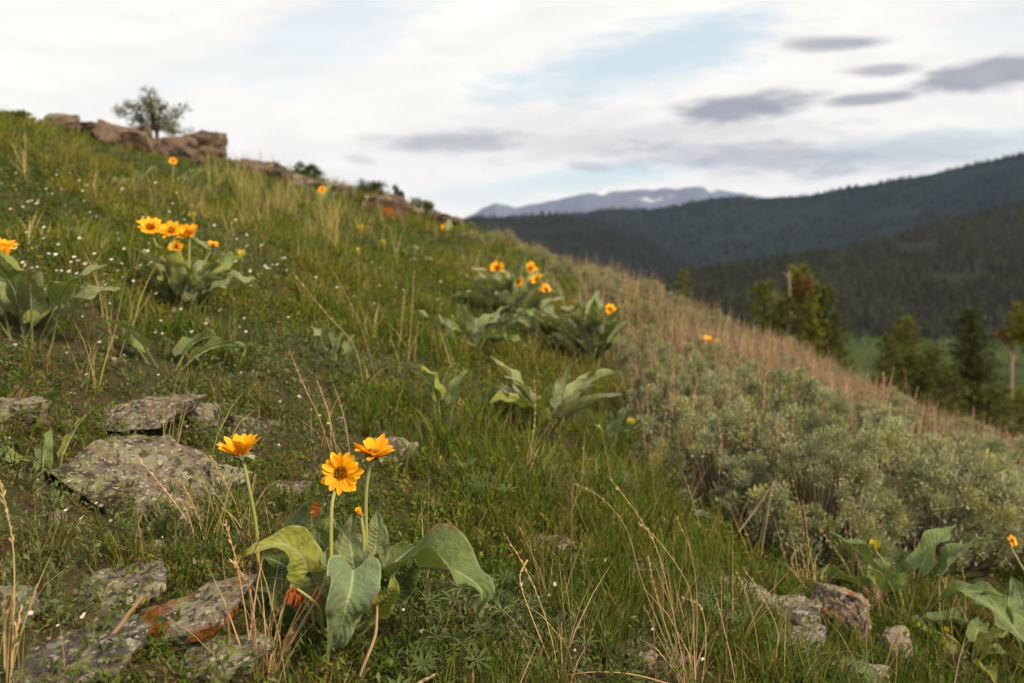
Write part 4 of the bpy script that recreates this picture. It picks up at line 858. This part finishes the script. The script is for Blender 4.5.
def aspen():
    d = 20.; t = pt(1020, 306, d); g = Hs(t[0], d); b = np.array([pt(1011, 400, d)[0], d, g - .1]); o = empty('broadleaf_tree', b, 'slim bare trunked tree with a small leafy top at the right edge', 'tree'); tr = MB(); cr = MB(); rng = R(15)
    tube(tr, [b, pt(1011, 395, d), pt(1014, 360, d), pt(1014, 338, d), t], .045, .015, 7, 14, (.22, .17, .12)); tube(tr, [pt(1013, 360, d), pt(1006, 345, d), pt(1003, 336, d)], .03, .01, 5, 5, (.3, .22, .16))
    for k in range(46):
        c = pt(rng.normal(1023, 8), rng.normal(328, 9), d + rng.normal(0, .25)); tube(tr, [pt(1015, 335, d), c], .012, .004, 3, 3, (.3, .22, .16)); n = 36
        leaflets(cr, c + rng.normal(0, .07, (n, 3)), nrm(rng.normal(0, .7, (n, 3)) + [0, 0, .3]), rng.uniform(.06, .1, n), rng.uniform(.04, .06, n), np.array([.12, .115, .018]) * rng.uniform(.6, 1.3, (n, 1)), None, rng)
    tr.build('trunk', M_wood, o, b, True); cr.build('crown', M_conif, o, b); mb = MB(); n = 300
    leaflets(mb, pt(1006, 336, d) + rng.normal(0, .08, (n, 3)) * [1.3, 1, .8], nrm(rng.normal(0, .7, (n, 3))), np.full(n, .08), np.full(n, .04), np.array([.20, .10, .03]) * rng.uniform(.6, 1.2, (n, 1)), None, rng); tag(mb.build('dead_foliage', M_conif, o, b), 'orange-brown dead leaves')
aspen()
conifer(992, 388, 90, 17, 'dark bushy tree top at the foot of the bare trunked tree', 68, OC, 1.3, shape=.4)
conifer(1024, 392, 80, 18, 'bushy tree top at the right edge under the leafy topped tree', 69, YC, 1.2, shape=.4)
conifer(948, 372, 70, 19, 'low bushy tree between the pointed conifers and the dark full conifer', 70, OC, 1.2, shape=.4)
print('trees', time.time() - T0)

# ------------------------------------------------------------------ dry grass tufts and stalks (explicit)
def seed_stalk(o, base, P, r, rng, seedhead=True, col=(.42, .31, .15)):
    mb = MB(); P = spline(P, 18); c = np.array(col) * rng.uniform(.75, 1.15); tube(mb, P, r, r * .45, 5, None, c)
    if seedhead:
        n = 30; t = rng.uniform(.55, 1, n); i = np.minimum((t * 17).astype(int), 16); q = P[i]; tg = nrm(P[i + 1] - P[i])
        leaflets(mb, q, nrm(tg + rng.normal(0, .22, (n, 3))), rng.uniform(.007, .013, n), rng.uniform(.0016, .003, n), c * rng.uniform(.9, 1.4, (n, 1)), None, rng)
    mb.build('stalk', M_straw, o, base)
def dry_tuft(lines, label, seed, nb=30, bl=(.08, .22), r=.0011, sp=.02, head_=True, col=(.42, .31, .15), base_px=None, name='dry_grass_tuft', cat='dry grass', dl=None):
    rng = R(seed); bp = base_px or lines[0][-1]; base = hit(*bp) if dl is None else np.array([pt(*bp, dl)[0], dl, Hs(pt(*bp, dl)[0], dl)]); d = base[1]
    o = empty(name, base, label, cat)
    for ln in lines:
        ln = ln[::-1]; k = len(ln); j = rng.normal(0, .10) * d / 2.
        P = [pt(x, y, d + j * i / (k - 1)) for i, (x, y) in enumerate(ln)]; P[0] = np.array([P[0][0], d, Hs(P[0][0], d) - .01]) if abs(P[0][2] - Hs(P[0][0], d)) < .06 else P[0]
        seed_stalk(o, base, P, r, rng, head_, col)
    if nb:
        mb = MB(); b = base + rng.normal(0, sp, (nb, 3)) * [1, 1, 0]; b[:, 2] = H(b[:, 0], b[:, 1]) - .005; c = np.array(col) * rng.uniform(.6, 1.1, (nb, 1))
        blades(mb, b, rng.uniform(0, 6.28, nb), rng.uniform(.05, .5, nb), rng.uniform(.2, 1.3, nb), rng.uniform(*bl, nb), rng.uniform(.0015, .003, nb), c * .9, c, 4, rng.normal(0, .8, nb)); mb.build('basal_blades', M_straw, o, base)
    return o
dry_tuft([[(572, 483), (600, 497), (626, 528), (640, 575), (657, 620), (688, 690)], [(607, 475), (633, 508), (655, 545), (668, 590), (690, 690)], [(638, 522), (662, 545), (690, 590), (694, 640), (694, 690)], [(648, 556), (655, 590), (670, 640), (690, 690)], [(644, 605), (660, 640), (690, 690)], [(682, 598), (700, 606), (706, 640), (700, 690)], [(675, 515), (690, 550), (697, 600), (695, 690)]],
         'tall bleached grass tuft arching left at the bottom centre right', 601, 26, (.1, .25))
dry_tuft([[(744, 569), (762, 596), (777, 628), (777, 650), (772, 690)], [(775, 650), (768, 670), (760, 690)], [(736, 570), (748, 600), (757, 640), (762, 690)]], 'thin kinked straw stalks in front of the flat grey slab', 602, 14)
dry_tuft([[(790, 470), (799, 505), (806, 545), (812, 600)], [(803, 500), (808, 540), (814, 575), (814, 605)], [(800, 545), (806, 570), (812, 605)], [(796, 550), (792, 562), (800, 580), (812, 605)]], 'straw tuft with a thick bleached base left of the upright pinkish rock', 603, 28, (.08, .2))
dry_tuft([[(842, 472), (852, 505), (857, 545), (860, 605)], [(849, 505), (852, 550), (856, 605)], [(843, 512), (850, 560), (858, 605)], [(818, 527), (840, 556), (853, 580), (858, 605)]], 'four thin seed stalks rising behind the upright pinkish rock', 604, 12)
dry_tuft([[(946, 577), (944, 600), (941, 640)], [(961, 560), (965, 590), (966, 640)]], 'two short straw stalks by the lower right balsamroot', 605, 8)
dry_tuft([[(503, 532), (524, 566), (541, 605), (553, 645), (560, 680)], [(527, 560), (520, 580), (533, 620), (560, 680)], [(557, 622), (568, 650), (578, 690)]], 'thin crossing stalks over the grass at the bottom centre', 606, 16)
dry_tuft([[(289, 349), (302, 382), (318, 415), (332, 452)], [(317, 380), (328, 412), (338, 452)]], 'two thin straw stalks just behind the middle yellow flower', 607, 12)
dry_tuft([[(292, 272), (325, 312), (354, 346), (365, 390)], [(334, 272), (358, 320), (374, 372), (372, 395)], [(345, 340), (339, 370), (337, 405)]], 'long crossing straw stalks in the middle of the slope', 608, 12)
dry_tuft([[(414, 270), (412, 310), (408, 362)], [(405, 290), (401, 330), (398, 372)]], 'two tall upright straw stalks in mid slope grass', 609, 12)
dry_tuft([[(170, 410), (198, 440), (222, 468)]], 'single straw stalk leaning over the small pale rocks', 610, 6)
dry_tuft([[(138, 458), (165, 490), (188, 522), (205, 545)], [(180, 480), (195, 510), (207, 545)]], 'straw stalks leaning across the broad lichen boulder', 611, 14, (.08, .16))
dry_tuft([[(534, 376), (535, 420), (531, 450), (529, 486)]], 'single brown upright stalk in front of the pale edged leaves', 612, 10)
dry_tuft([[(60, 545), (95, 544), (127, 551), (158, 568)], [(95, 540), (128, 548), (160, 560), (176, 575)]], 'pale straw lying flat across the litter above the grey slab', 613, 0, head_=False, base_px=(158, 570))
dry_tuft([[(2, 560), (5, 620), (7, 690)], [(12, 600), (9, 640), (6, 690)], [(0, 480), (14, 560), (10, 690)], [(20, 610), (14, 650), (8, 690)]], 'bleached straw bunch in the lower left corner', 614, 12, (.1, .22))
dry_tuft([[(270, 520), (250, 565), (252, 620), (262, 690)], [(232, 560), (252, 600), (258, 690)], [(285, 600), (266, 640), (262, 690)], [(225, 520), (240, 580), (257, 690)], [(293, 630), (276, 660), (264, 690)]], 'reddish straw tuft between the orange patched slab and the front balsamroot', 615, 24, (.1, .25), col=(.34, .22, .12))
dry_tuft([[(545, 682), (580, 673), (630, 674), (690, 690)]], 'pale arched straw along the bottom edge', 616, 0, head_=False, dl=1.72)
dry_tuft([[(210, 455), (222, 478), (236, 505), (246, 540)], [(255, 475), (250, 505), (248, 540)]], 'thin straw stalks by the stem of the left yellow flower', 617, 20, (.06, .16))
def twig(P, r, label, off, seed, col=(.30, .19, .11), dl=1.45):
    rng = R(seed); mb = MB(); Q = [pt(x, y, dl + off * i) for i, (x, y) in enumerate(P)]; tube(mb, Q, r, r * .6, 6, 16, np.array(col), None, .0006, rng)
    base = Q[0]; o = mb.build('dry_twig', M_straw, None, base, True); o.location = base; tag(o, label, 'dry twig')
twig([(74, 690), (100, 655), (120, 625), (143, 596)], .0042, 'thick brown dead stem leaning over the dark bluish slab', .012, 1, dl=1.30)
twig([(354, 690), (366, 660), (376, 632), (377, 606), (381, 592)], .0032, 'pale bent dead stem in front of the balsamroot', .01, 2, (.36, .27, .17), 1.50)
twig([(262, 690), (283, 655), (303, 622), (318, 598), (326, 580)], .0028, 'brown dead stem curving up into the front balsamroot leaves', .008, 3, dl=1.46)
twig([(410, 690), (424, 680), (437, 674)], .0035, 'short broken straw lying at the bottom edge', .01, 4, (.42, .33, .22), 1.5)
twig([(700, 590), (720, 555), (748, 520), (776, 480)], .004, 'grey dead twig leaning into the near sagebrush', .04, 5, (.2, .16, .12), 2.75)
twig([(760, 560), (765, 530), (769, 505), (772, 485)], .0035, 'upright grey dead twig under the near sagebrush', .01, 6, (.22, .17, .13), 2.8)

# ------------------------------------------------------------------ lupines: whorled leaf plants
def lupine(px, py, label, seed, n=12, rr=.027, spr=.07):
    rng = R(seed); b = hit(px, py); o = empty('lupine_plant', b, label, 'leafy plant', 'lupines in the foreground grass'); mb = MB(); st = MB()
    for i in range(n):
        c = b + np.array([rng.normal(0, spr), rng.normal(0, spr), 0]); c[2] = Hs(c[0], c[1]) + rng.uniform(.03, .09); tube(st, [b, b * .4 + c * .6 + [0, 0, -.01], c], .0016, .001, 4, 5, (.08, .10, .035))
        k = rng.integers(6, 9); a = np.arange(k) / k * 6.283 + rng.uniform(0, 6); tl = nrm(np.array([rng.normal(0, .3), -.25 + rng.normal(0, .3), 1])); e1 = nrm(np.cross(tl, [1, 0, .1])); e2 = np.cross(tl, e1)
        dd = nrm(np.cos(a)[:, None] * e1 + np.sin(a)[:, None] * e2 + tl * .25); L = np.full(k, rr * rng.uniform(.75, 1.2)); cc = np.array([.078, .105, .04]) * rng.uniform(.7, 1.25)
        leaflets(mb, np.repeat(c[None], k, 0), dd, L, L * .24, np.repeat(cc[None], k, 0), np.repeat(tl[None], k, 0), rng)
    st.build('leaf_stalks', M_forb, o, b); mb.build('whorled_leaves', M_forb, o, b)
for i, (a, b, lab) in enumerate([(430, 650, 'lupine leaves spreading at the bottom right of the front balsamroot'), (478, 636, 'lupine leaves beside the small reddish brown stone'), (398, 668, 'lupine leaves at the bottom edge under the front balsamroot'), (500, 420, 'greyish feathery leaved lupine left of the pale edged leaves'),
                                 (480, 505, 'lupine leaves in grass at the centre'), (560, 500, 'lupine leaves above the flat reddish stone'), (720, 640, 'lupine leaves among dry stalks at the lower right'), (830, 690, 'lupine leaves below the pale speckled rock'), (640, 520, 'lupine leaves near the arching stalk tips'), (90, 250, 'grey-green lupine patch on the upper left slope')]):
    lupine(a, b, lab, 700 + i, 16)

# ------------------------------------------------------------------ grass and ground cover (stuff)
EX = np.array(EXCL)
def project(P): return 512 + F * P[:, 0] / P[:, 1], HZ - F * P[:, 2] / P[:, 1]
def scatter(n, rng, dmin=1.0, dmax=15, pw=.0, umax=.74):
    """points on the hillside, density falling with distance**pw"""
    d = np.zeros(0); q = rng.uniform(0, 1, n); e = 2 - pw
    d = (dmin ** e + q * (dmax ** e - dmin ** e)) ** (1 / e); u = rng.uniform(-umax, umax, n); x = u * d
    a = np.arctan2(x, d); r = np.hypot(x, d); k = r < np.interp(a, AN, R0) + 6
    return np.stack([x, d], 1)[k]
def rej(P, f=1.0):
    k = np.ones(len(P), bool)
    for x, y, rx, ry in EX:
        k &= ((P[:, 0] - x) / (rx * f)) ** 2 + ((P[:, 1] - y) / (ry * f)) ** 2 > 1
    return k
BARE = [(296, 398, 40, 20), (540, 545, 60, 22), (620, 642, 60, 22), (400, 440, 45, 18), (30, 395, 70, 12), (150, 545, 110, 26), (500, 460, 50, 16), (660, 655, 40, 18), (290, 245, 30, 10), (700, 640, 40, 20), (120, 215, 50, 8), (55, 515, 40, 20), (200, 560, 50, 24)]
def bare_mask(P):
    z = H(P[:, 0], P[:, 1]); px, py = project(np.column_stack([P, z])); m = np.zeros(len(P))
    for a, b, rx, ry in BARE: m = np.maximum(m, .6 * (1 - sstep(.5, 1.15, np.hypot((px - a) / rx, (py - b) / ry))))
    return m, px, py
def green_cols(n, px, py, P, rng):
    pal = np.array([(.034, .078, .008), (.058, .105, .010), (.108, .136, .014), (.082, .094, .018), (.165, .155, .03)]); t = fbm2(P[:, 0] * 1.3, P[:, 1] * 1.3, 3, 44)
    i = np.clip((t * 1.5 - .25 + rng.normal(0, .18, n)) * 5, 0, 4).astype(int); c = pal[i] * rng.uniform(.75, 1.25, (n, 1))
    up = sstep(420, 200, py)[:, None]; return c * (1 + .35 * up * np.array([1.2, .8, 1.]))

def grass():
    rng = R(1); mb = MB(); T = scatter(25000, rng, 1.0, 15, .75); k = rej(T, 1.0); T = T[k]; bm, px, py = bare_mask(T)
    den = fbm2(T[:, 0] * 2.1, T[:, 1] * 2.1, 3, 60); pr = sstep(.41, .56, den) * .9 + .10; pr *= 1 - .9 * bm
    pr *= np.where((px < 330) & (py > 480), .85, 1); pr *= np.where((px < 300) & (py < 330) & (py > 170), .8, 1)
    k = rng.uniform(0, 1, len(T)) < pr; T = T[k]; px, py = px[k], py[k]; den = den[k]
    n = len(T); nb = rng.integers(8, 26, n); idx = np.repeat(np.arange(n), nb); N = len(idx); d = T[idx, 1]
    off = rng.normal(0, 1, (N, 2)) * (.012 + .018 * rng.uniform(0, 1, n)[idx])[:, None]; B = T[idx] + off
    hl = (.055 + .105 * sstep(.38, .7, den) * rng.uniform(.5, 1.2, n))[idx] * rng.uniform(.5, 1.2, N); hl *= np.where((px < 300) & (py < 340), .75, 1)[idx] * np.where(T[:, 1] < 2.4, .78, 1)[idx]
    z = H(B[:, 0], B[:, 1]) - .006; phi = np.arctan2(off[:, 0], off[:, 1]) + rng.normal(0, .7, N)
    C = (green_cols(n, px, py, T, rng) * np.where(T[:, 1:] < 2.6, .8, 1.))[idx] * rng.uniform(.8, 1.2, (N, 1)); dry = rng.uniform(0, 1, N) < .17; C[dry] = np.array([.27, .21, .09]) * rng.uniform(.6, 1.1, (dry.sum(), 1))
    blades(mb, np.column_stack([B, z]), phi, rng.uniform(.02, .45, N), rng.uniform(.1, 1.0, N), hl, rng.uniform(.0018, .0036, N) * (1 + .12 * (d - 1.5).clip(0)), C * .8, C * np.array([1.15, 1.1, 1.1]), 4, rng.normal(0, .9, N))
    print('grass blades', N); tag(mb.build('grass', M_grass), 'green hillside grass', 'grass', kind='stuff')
grass()
def lush():
    rng = R(2); mb = MB()
    for (a, b, w, nt, hh) in [(100, 250, 60, 40, .12), (430, 300, 120, 60, .14), (520, 520, 80, 60, .15), (600, 470, 70, 60, .18), (650, 530, 70, 70, .18), (700, 600, 110, 80, .2), (640, 600, 110, 70, .17), (760, 660, 110, 70, .18), (880, 670, 110, 60, .17), (980, 660, 80, 50, .16), (700, 480, 60, 50, .18),
                              (200, 345, 60, 20, .12), (310, 255, 70, 50, .2), (480, 480, 90, 50, .14), (370, 420, 60, 30, .12), (260, 520, 50, 16, .12), (450, 560, 80, 26, .12), (570, 620, 90, 40, .13), (340, 215, 90, 40, .16), (390, 250, 120, 50, .14), (560, 420, 90, 40, .15), (600, 540, 60, 30, .14), (150, 640, 60, 8, .08)]:
        c = hit(a, b); s = w / F * c[1] * .4
        for k in range(int(nt * .55)):
            p = c[:2] + rng.normal(0, 1, 2) * [s, s * 1.4]
            if p[1] < 1 or not rej(p[None], 1.0)[0]: continue
            n = rng.integers(14, 34); B = p + rng.normal(0, .012, (n, 2)); C = np.array([(.062, .105, .012), (.095, .122, .018), (.085, .10, .02)])[rng.integers(0, 3)] * rng.uniform(.75, 1.3, (n, 1))
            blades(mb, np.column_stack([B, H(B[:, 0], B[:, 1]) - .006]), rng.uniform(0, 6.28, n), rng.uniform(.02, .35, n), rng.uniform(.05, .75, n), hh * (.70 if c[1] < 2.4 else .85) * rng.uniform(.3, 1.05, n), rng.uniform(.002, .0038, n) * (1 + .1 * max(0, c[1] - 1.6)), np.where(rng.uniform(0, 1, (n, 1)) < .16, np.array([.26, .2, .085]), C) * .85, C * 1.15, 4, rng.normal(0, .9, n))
    for (a, b, w, nt, hh) in [(262, 216, 60, 34, .30), (300, 226, 60, 24, .26), (345, 232, 60, 16, .22), (240, 190, 50, 16, .2), (330, 250, 40, 12, .22), (60, 250, 80, 12, .14), (330, 235, 40, 10, .3)]:
        c = hit(a, b); s = w / F * c[1] * .4
        for k in range(int(nt * .6)):
            p = c[:2] + rng.normal(0, 1, 2) * [s, s * 1.6]; n = rng.integers(8, 20); B = p + rng.normal(0, .02, (n, 2)); C = np.array([(.36, .30, .12), (.28, .26, .09), (.20, .21, .06)])[rng.integers(0, 3)] * rng.uniform(.75, 1.2, (n, 1))
            blades(mb, np.column_stack([B, H(B[:, 0], B[:, 1]) - .006]), rng.uniform(0, 6.28, n), rng.uniform(.02, .3, n), rng.uniform(.05, .7, n), hh * rng.uniform(.4, 1.1, n), rng.uniform(.003, .0055, n), C * .8, C * 1.1, 4, rng.normal(0, .9, n))
    tag(mb.build('tall_green_grass', M_grass), 'taller green and straw coloured grass tufts', 'grass', kind='stuff')
lush()
def straw():
    rng = R(3); mb = MB()
    # standing straw
    T = scatter(9000, rng, 1.0, 14, .6); T = T[rej(T, .9)]; bm, px, py = bare_mask(T); pr = .10 + .25 * (px > 560) * (py > 430) + .7 * np.exp(-((px - 265) / 70) ** 2 - ((py - 205) / 30) ** 2) + .25 * sstep(560, 640, px) * (py < 420)
    pr *= (fbm2(T[:, 0] * 1.7, T[:, 1] * 1.7, 2, 71) > .42); k = rng.uniform(0, 1, len(T)) < pr; T = T[k]; n = len(T); rp = rng.integers(2, 8, n); i = np.repeat(np.arange(n), rp); N = len(i); B = T[i] + rng.normal(0, .012, (N, 2))
    pink = (px[k] > 600)[i]; c = np.where(pink[:, None], np.array([.32, .21, .135]), np.array([.33, .26, .12])) * rng.uniform(.6, 1.15, (N, 1))
    blades(mb, np.column_stack([B, H(B[:, 0], B[:, 1]) - .005]), rng.uniform(0, 6.28, N), rng.uniform(.02, .35, N), rng.uniform(0, .9, N), rng.uniform(.10, .27, N), rng.uniform(.0012, .0024, N) * (1 + .14 * (B[:, 1] - 1.6).clip(0)), c, c * 1.1, 4, rng.normal(0, .8, N))
    # litter lying on the soil
    T = scatter(26000, rng, 1.0, 9, 1.0); bm, px, py = bare_mask(T); k = rng.uniform(0, 1, len(T)) < .35 + .5 * bm; T = T[k]; T = T[rej(T, .85)]; N = len(T); c = np.array([(.22, .16, .09), (.15, .10, .06), (.09, .055, .035), (.28, .22, .14)])[rng.integers(0, 4, N)] * rng.uniform(.6, 1.2, (N, 1))
    blades(mb, np.column_stack([T, H(T[:, 0], T[:, 1]) + rng.uniform(.002, .012, N)]), rng.uniform(0, 6.28, N), rng.uniform(1.25, 1.65, N), rng.normal(0, .25, N), rng.uniform(.03, .12, N), rng.uniform(.0012, .0026, N), c, c, 3, rng.normal(0, .5, N))
    tag(mb.build('dry_grass_litter', M_straw), 'dry straw and dead grass litter', 'dry grass', kind='stuff')
straw()
def ridge_grass():
    rng = R(31); mb = MB(); T = scatter(60000, rng, 2.6, 13, .6); a = np.arctan2(T[:, 0], T[:, 1]); r = np.hypot(T[:, 0], T[:, 1]); px, py = project(np.column_stack([T, H(T[:, 0], T[:, 1])]))
    k = (px > 575) & (py < np.interp(px, RIDGE[:, 0], RIDGE[:, 1]) + 85) & (rng.uniform(0, 1, len(T)) < sstep(560, 660, px) * (.05 + .75 * sstep(.46, .6, fbm2(T[:, 0] * 1.2, T[:, 1] * 1.2, 2, 19)))); T = T[k]; n = len(T); i = np.repeat(np.arange(n), 3); N = len(i); B = T[i] + rng.normal(0, .02, (N, 2))
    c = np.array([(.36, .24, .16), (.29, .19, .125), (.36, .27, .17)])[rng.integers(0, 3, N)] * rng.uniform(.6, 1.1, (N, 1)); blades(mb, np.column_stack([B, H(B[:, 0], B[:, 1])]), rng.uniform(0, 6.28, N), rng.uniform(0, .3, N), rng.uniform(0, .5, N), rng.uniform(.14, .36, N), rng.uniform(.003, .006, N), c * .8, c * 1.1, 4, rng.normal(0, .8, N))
    print('ridge grass', N); tag(mb.build('tan_dry_grass', M_straw), 'pinkish tan dry grass along the ridge among the sagebrush', 'dry grass', kind='stuff')
ridge_grass()
def cover():
    rng = R(4); mb = MB(); T = scatter(70000, rng, 1.0, 11, .8); T = T[rej(T, .9)]; bm, px, py = bare_mask(T); den = fbm2(T[:, 0] * 3, T[:, 1] * 3, 3, 80)
    pr = (.35 + .65 * sstep(.26, .5, den)) * (1 - .4 * bm); k = rng.uniform(0, 1, len(T)) < pr; T, px, py = T[k], px[k], py[k]; n = len(T); kind = fbm2(T[:, 0] * 1.6, T[:, 1] * 1.6, 3, 90) + rng.normal(0, .07, n)
    pal = np.array([(.095, .125, .018), (.06, .09, .014), (.10, .125, .05), (.16, .14, .03), (.17, .095, .03)])
    ci = np.where(kind < .40, 2, np.where(kind < .52, 1, np.where(kind < .60, 0, np.where(kind < .66, 3, 0))))
    sedum = ((px < 330) & (py > 360) & (rng.uniform(0, 1, n) < .26)) | (rng.uniform(0, 1, n) < .03); ci = np.where(sedum, rng.integers(3, 5, n), ci)
    hh = np.where(sedum, rng.uniform(.012, .045, n), rng.uniform(.015, .08, n)); nl = 13; i = np.repeat(np.arange(n), nl); N = len(i); t = rng.uniform(.1, 1, N)
    lean = rng.normal(0, .25, (n, 2)); B = np.column_stack([T[i] + lean[i] * (hh[i] * t)[:, None] + rng.normal(0, .006, (N, 2)), np.zeros(N)]); B[:, 2] = H(T[:, 0], T[:, 1])[i] + hh[i] * t
    L = rng.uniform(.007, .018, N) * np.where(sedum[i], .6, 1.) * (1 + .10 * (B[:, 1] - 1.6).clip(0)); dd = nrm(rng.normal(0, 1, (N, 3)) + [0, 0, .55])
    leaflets(mb, B, dd, L, L * rng.uniform(.28, .5, N), pal[ci][i] * rng.uniform(.7, 1.25, (n, 1))[i] * rng.uniform(.8, 1.2, (N, 1)), None, rng)
    print('cover leaves', N); tag(mb.build('ground_cover', M_forb), 'low leafy ground cover and moss', 'ground cover', kind='stuff')
cover()
def gravel():
    rng = R(7); T = scatter(5000, rng, 1.0, 6, 1.0); bm, px, py = bare_mask(T); k = rng.uniform(0, 1, len(T)) < .12 + .7 * bm; T = T[k]; n = len(T); V, Fc = ico(1); s = rng.gamma(2., .0035, n) + .002
    v = V[None] * (1 + rng.uniform(-.3, .3, (n, len(V), 1))) * (s[:, None] * np.array([1, 1, .6]))[:, None] * rng.uniform(.6, 1.4, (n, 1, 3)); P = np.column_stack([T, H(T[:, 0], T[:, 1]) + s * .2])
    mb = MB(); mb.add((v + P[:, None]).reshape(-1, 3), [((np.arange(n) * len(V))[:, None, None] + Fc[None]).reshape(-1, 3)], np.repeat(np.array([.15, .115, .09]) * rng.uniform(.5, 1.5, (n, 1)), len(V), 0)); tag(mb.build('gravel', M_wood), 'stony gravel on bare soil', 'gravel', kind='stuff')
gravel()

# ------------------------------------------------------------------ tiny white wildflowers
def white_proto(seed):
    rng = R(seed); mb = MB(); hs = rng.uniform(.05, .09); tp = np.array([rng.normal(0, .008), rng.normal(0, .008), hs]); tube(mb, [(0, 0, -.005), tp * .5 + [0, .003, 0], tp], .0008, .0006, 4, 5, (.10, .12, .03))
    for q in range(2):
        c = tp + (rng.normal(0, .004, 3) if q else 0); k = 5; a = np.arange(k) / k * 6.283 + rng.uniform(0, 1); ax = nrm(np.array([rng.normal(0, .3), -.5, 1])); e1 = nrm(np.cross(ax, [1, 0, 0])); e2 = np.cross(ax, e1)
        leaflets(mb, np.repeat(c[None], k, 0), nrm(np.cos(a)[:, None] * e1 + np.sin(a)[:, None] * e2 + ax * .2), np.full(k, .0055), np.full(k, .0052), np.array([.66, .64, .58]), np.repeat(ax[None], k, 0), rng, .1)
        tube(mb, [c, c + ax * .001], .0012, .0008, 5, None, (.6, .5, .15))
    return mb.mesh('white_wildflower', M_petal)
WPR = [white_proto(i) for i in range(5)]
def whites():
    rng = R(12); pts = []
    def area(n, x0, x1, y0, y1, g, s=1.0):
        k = 0
        while k < n:
            x, y = rng.uniform(x0, x1), rng.uniform(y0, y1); c = hit(x, y)
            if fbm2(np.array([c[0] * 2.5]), np.array([c[1] * 2.5]), 2, 33)[0] < .45 and rng.uniform() < .75: continue
            if not rej(c[None, :2], 1)[0] or c[1] > 12: continue
            pts.append((c, g, s)); k += 1
    area(160, 0, 300, 185, 300, 0, 1.6); area(36, 0, 260, 300, 370, 0, 1.3); area(34, 280, 480, 215, 340, 1, 1.4); area(30, 0, 330, 380, 560, 2, .8); area(22, 400, 720, 430, 683, 3, .8); area(8, 350, 500, 560, 683, 3, .8)
    for (x, y) in [(286, 417), (297, 420), (318, 432), (312, 422), (58, 641), (27, 655), (82, 655), (88, 686), (548, 612), (556, 612), (653, 664), (620, 514), (455, 457), (395, 584), (413, 588), (597, 470), (583, 465), (640, 450), (458, 586), (485, 500), (415, 676), (405, 640)]: pts.append((hit(x, y), 3 if x > 330 else 2, 1.0))
    LB = ['tiny white wildflower among the short plants of the upper left slope', 'tiny white wildflower in the grass below the skyline rocks', 'tiny white wildflower near the left lichen rocks', 'tiny white wildflower in the foreground grass around the lupines']
    for c, g, s in pts:
        o = bpy.data.objects.new('white_wildflower', WPR[rng.integers(0, 5)]); COL.objects.link(o); o.location = c; o.rotation_euler = (0, 0, rng.uniform(-.8, .8)); q = s * rng.uniform(.32, .82); o.scale = (q, q, q); tag(o, LB[g], 'wildflower', LB[g].replace('tiny white wildflower', 'white wildflowers'))
whites()

# ------------------------------------------------------------------ render settings
vs = sc.view_settings; sc.display_settings.display_device = 'sRGB'; vs.view_transform = 'Standard'; vs.look = 'None'; vs.exposure = .66; vs.gamma = 1; vs.use_curve_mapping = False
sc.render.engine = 'CYCLES'; cy = sc.cycles; cy.use_denoising = True; cy.max_bounces = 6; cy.diffuse_bounces = 3; cy.glossy_bounces = 2; cy.transmission_bounces = 4; cy.volume_bounces = 1; cy.transparent_max_bounces = 8
cy.use_adaptive_sampling = True; cy.adaptive_threshold = .02
try: cy.denoiser = 'OPENIMAGEDENOISE'; cy.denoising_input_passes = 'RGB_ALBEDO_NORMAL'
except Exception: pass
sc.render.use_persistent_data = False
print('built', time.time() - T0, len(bpy.data.objects))
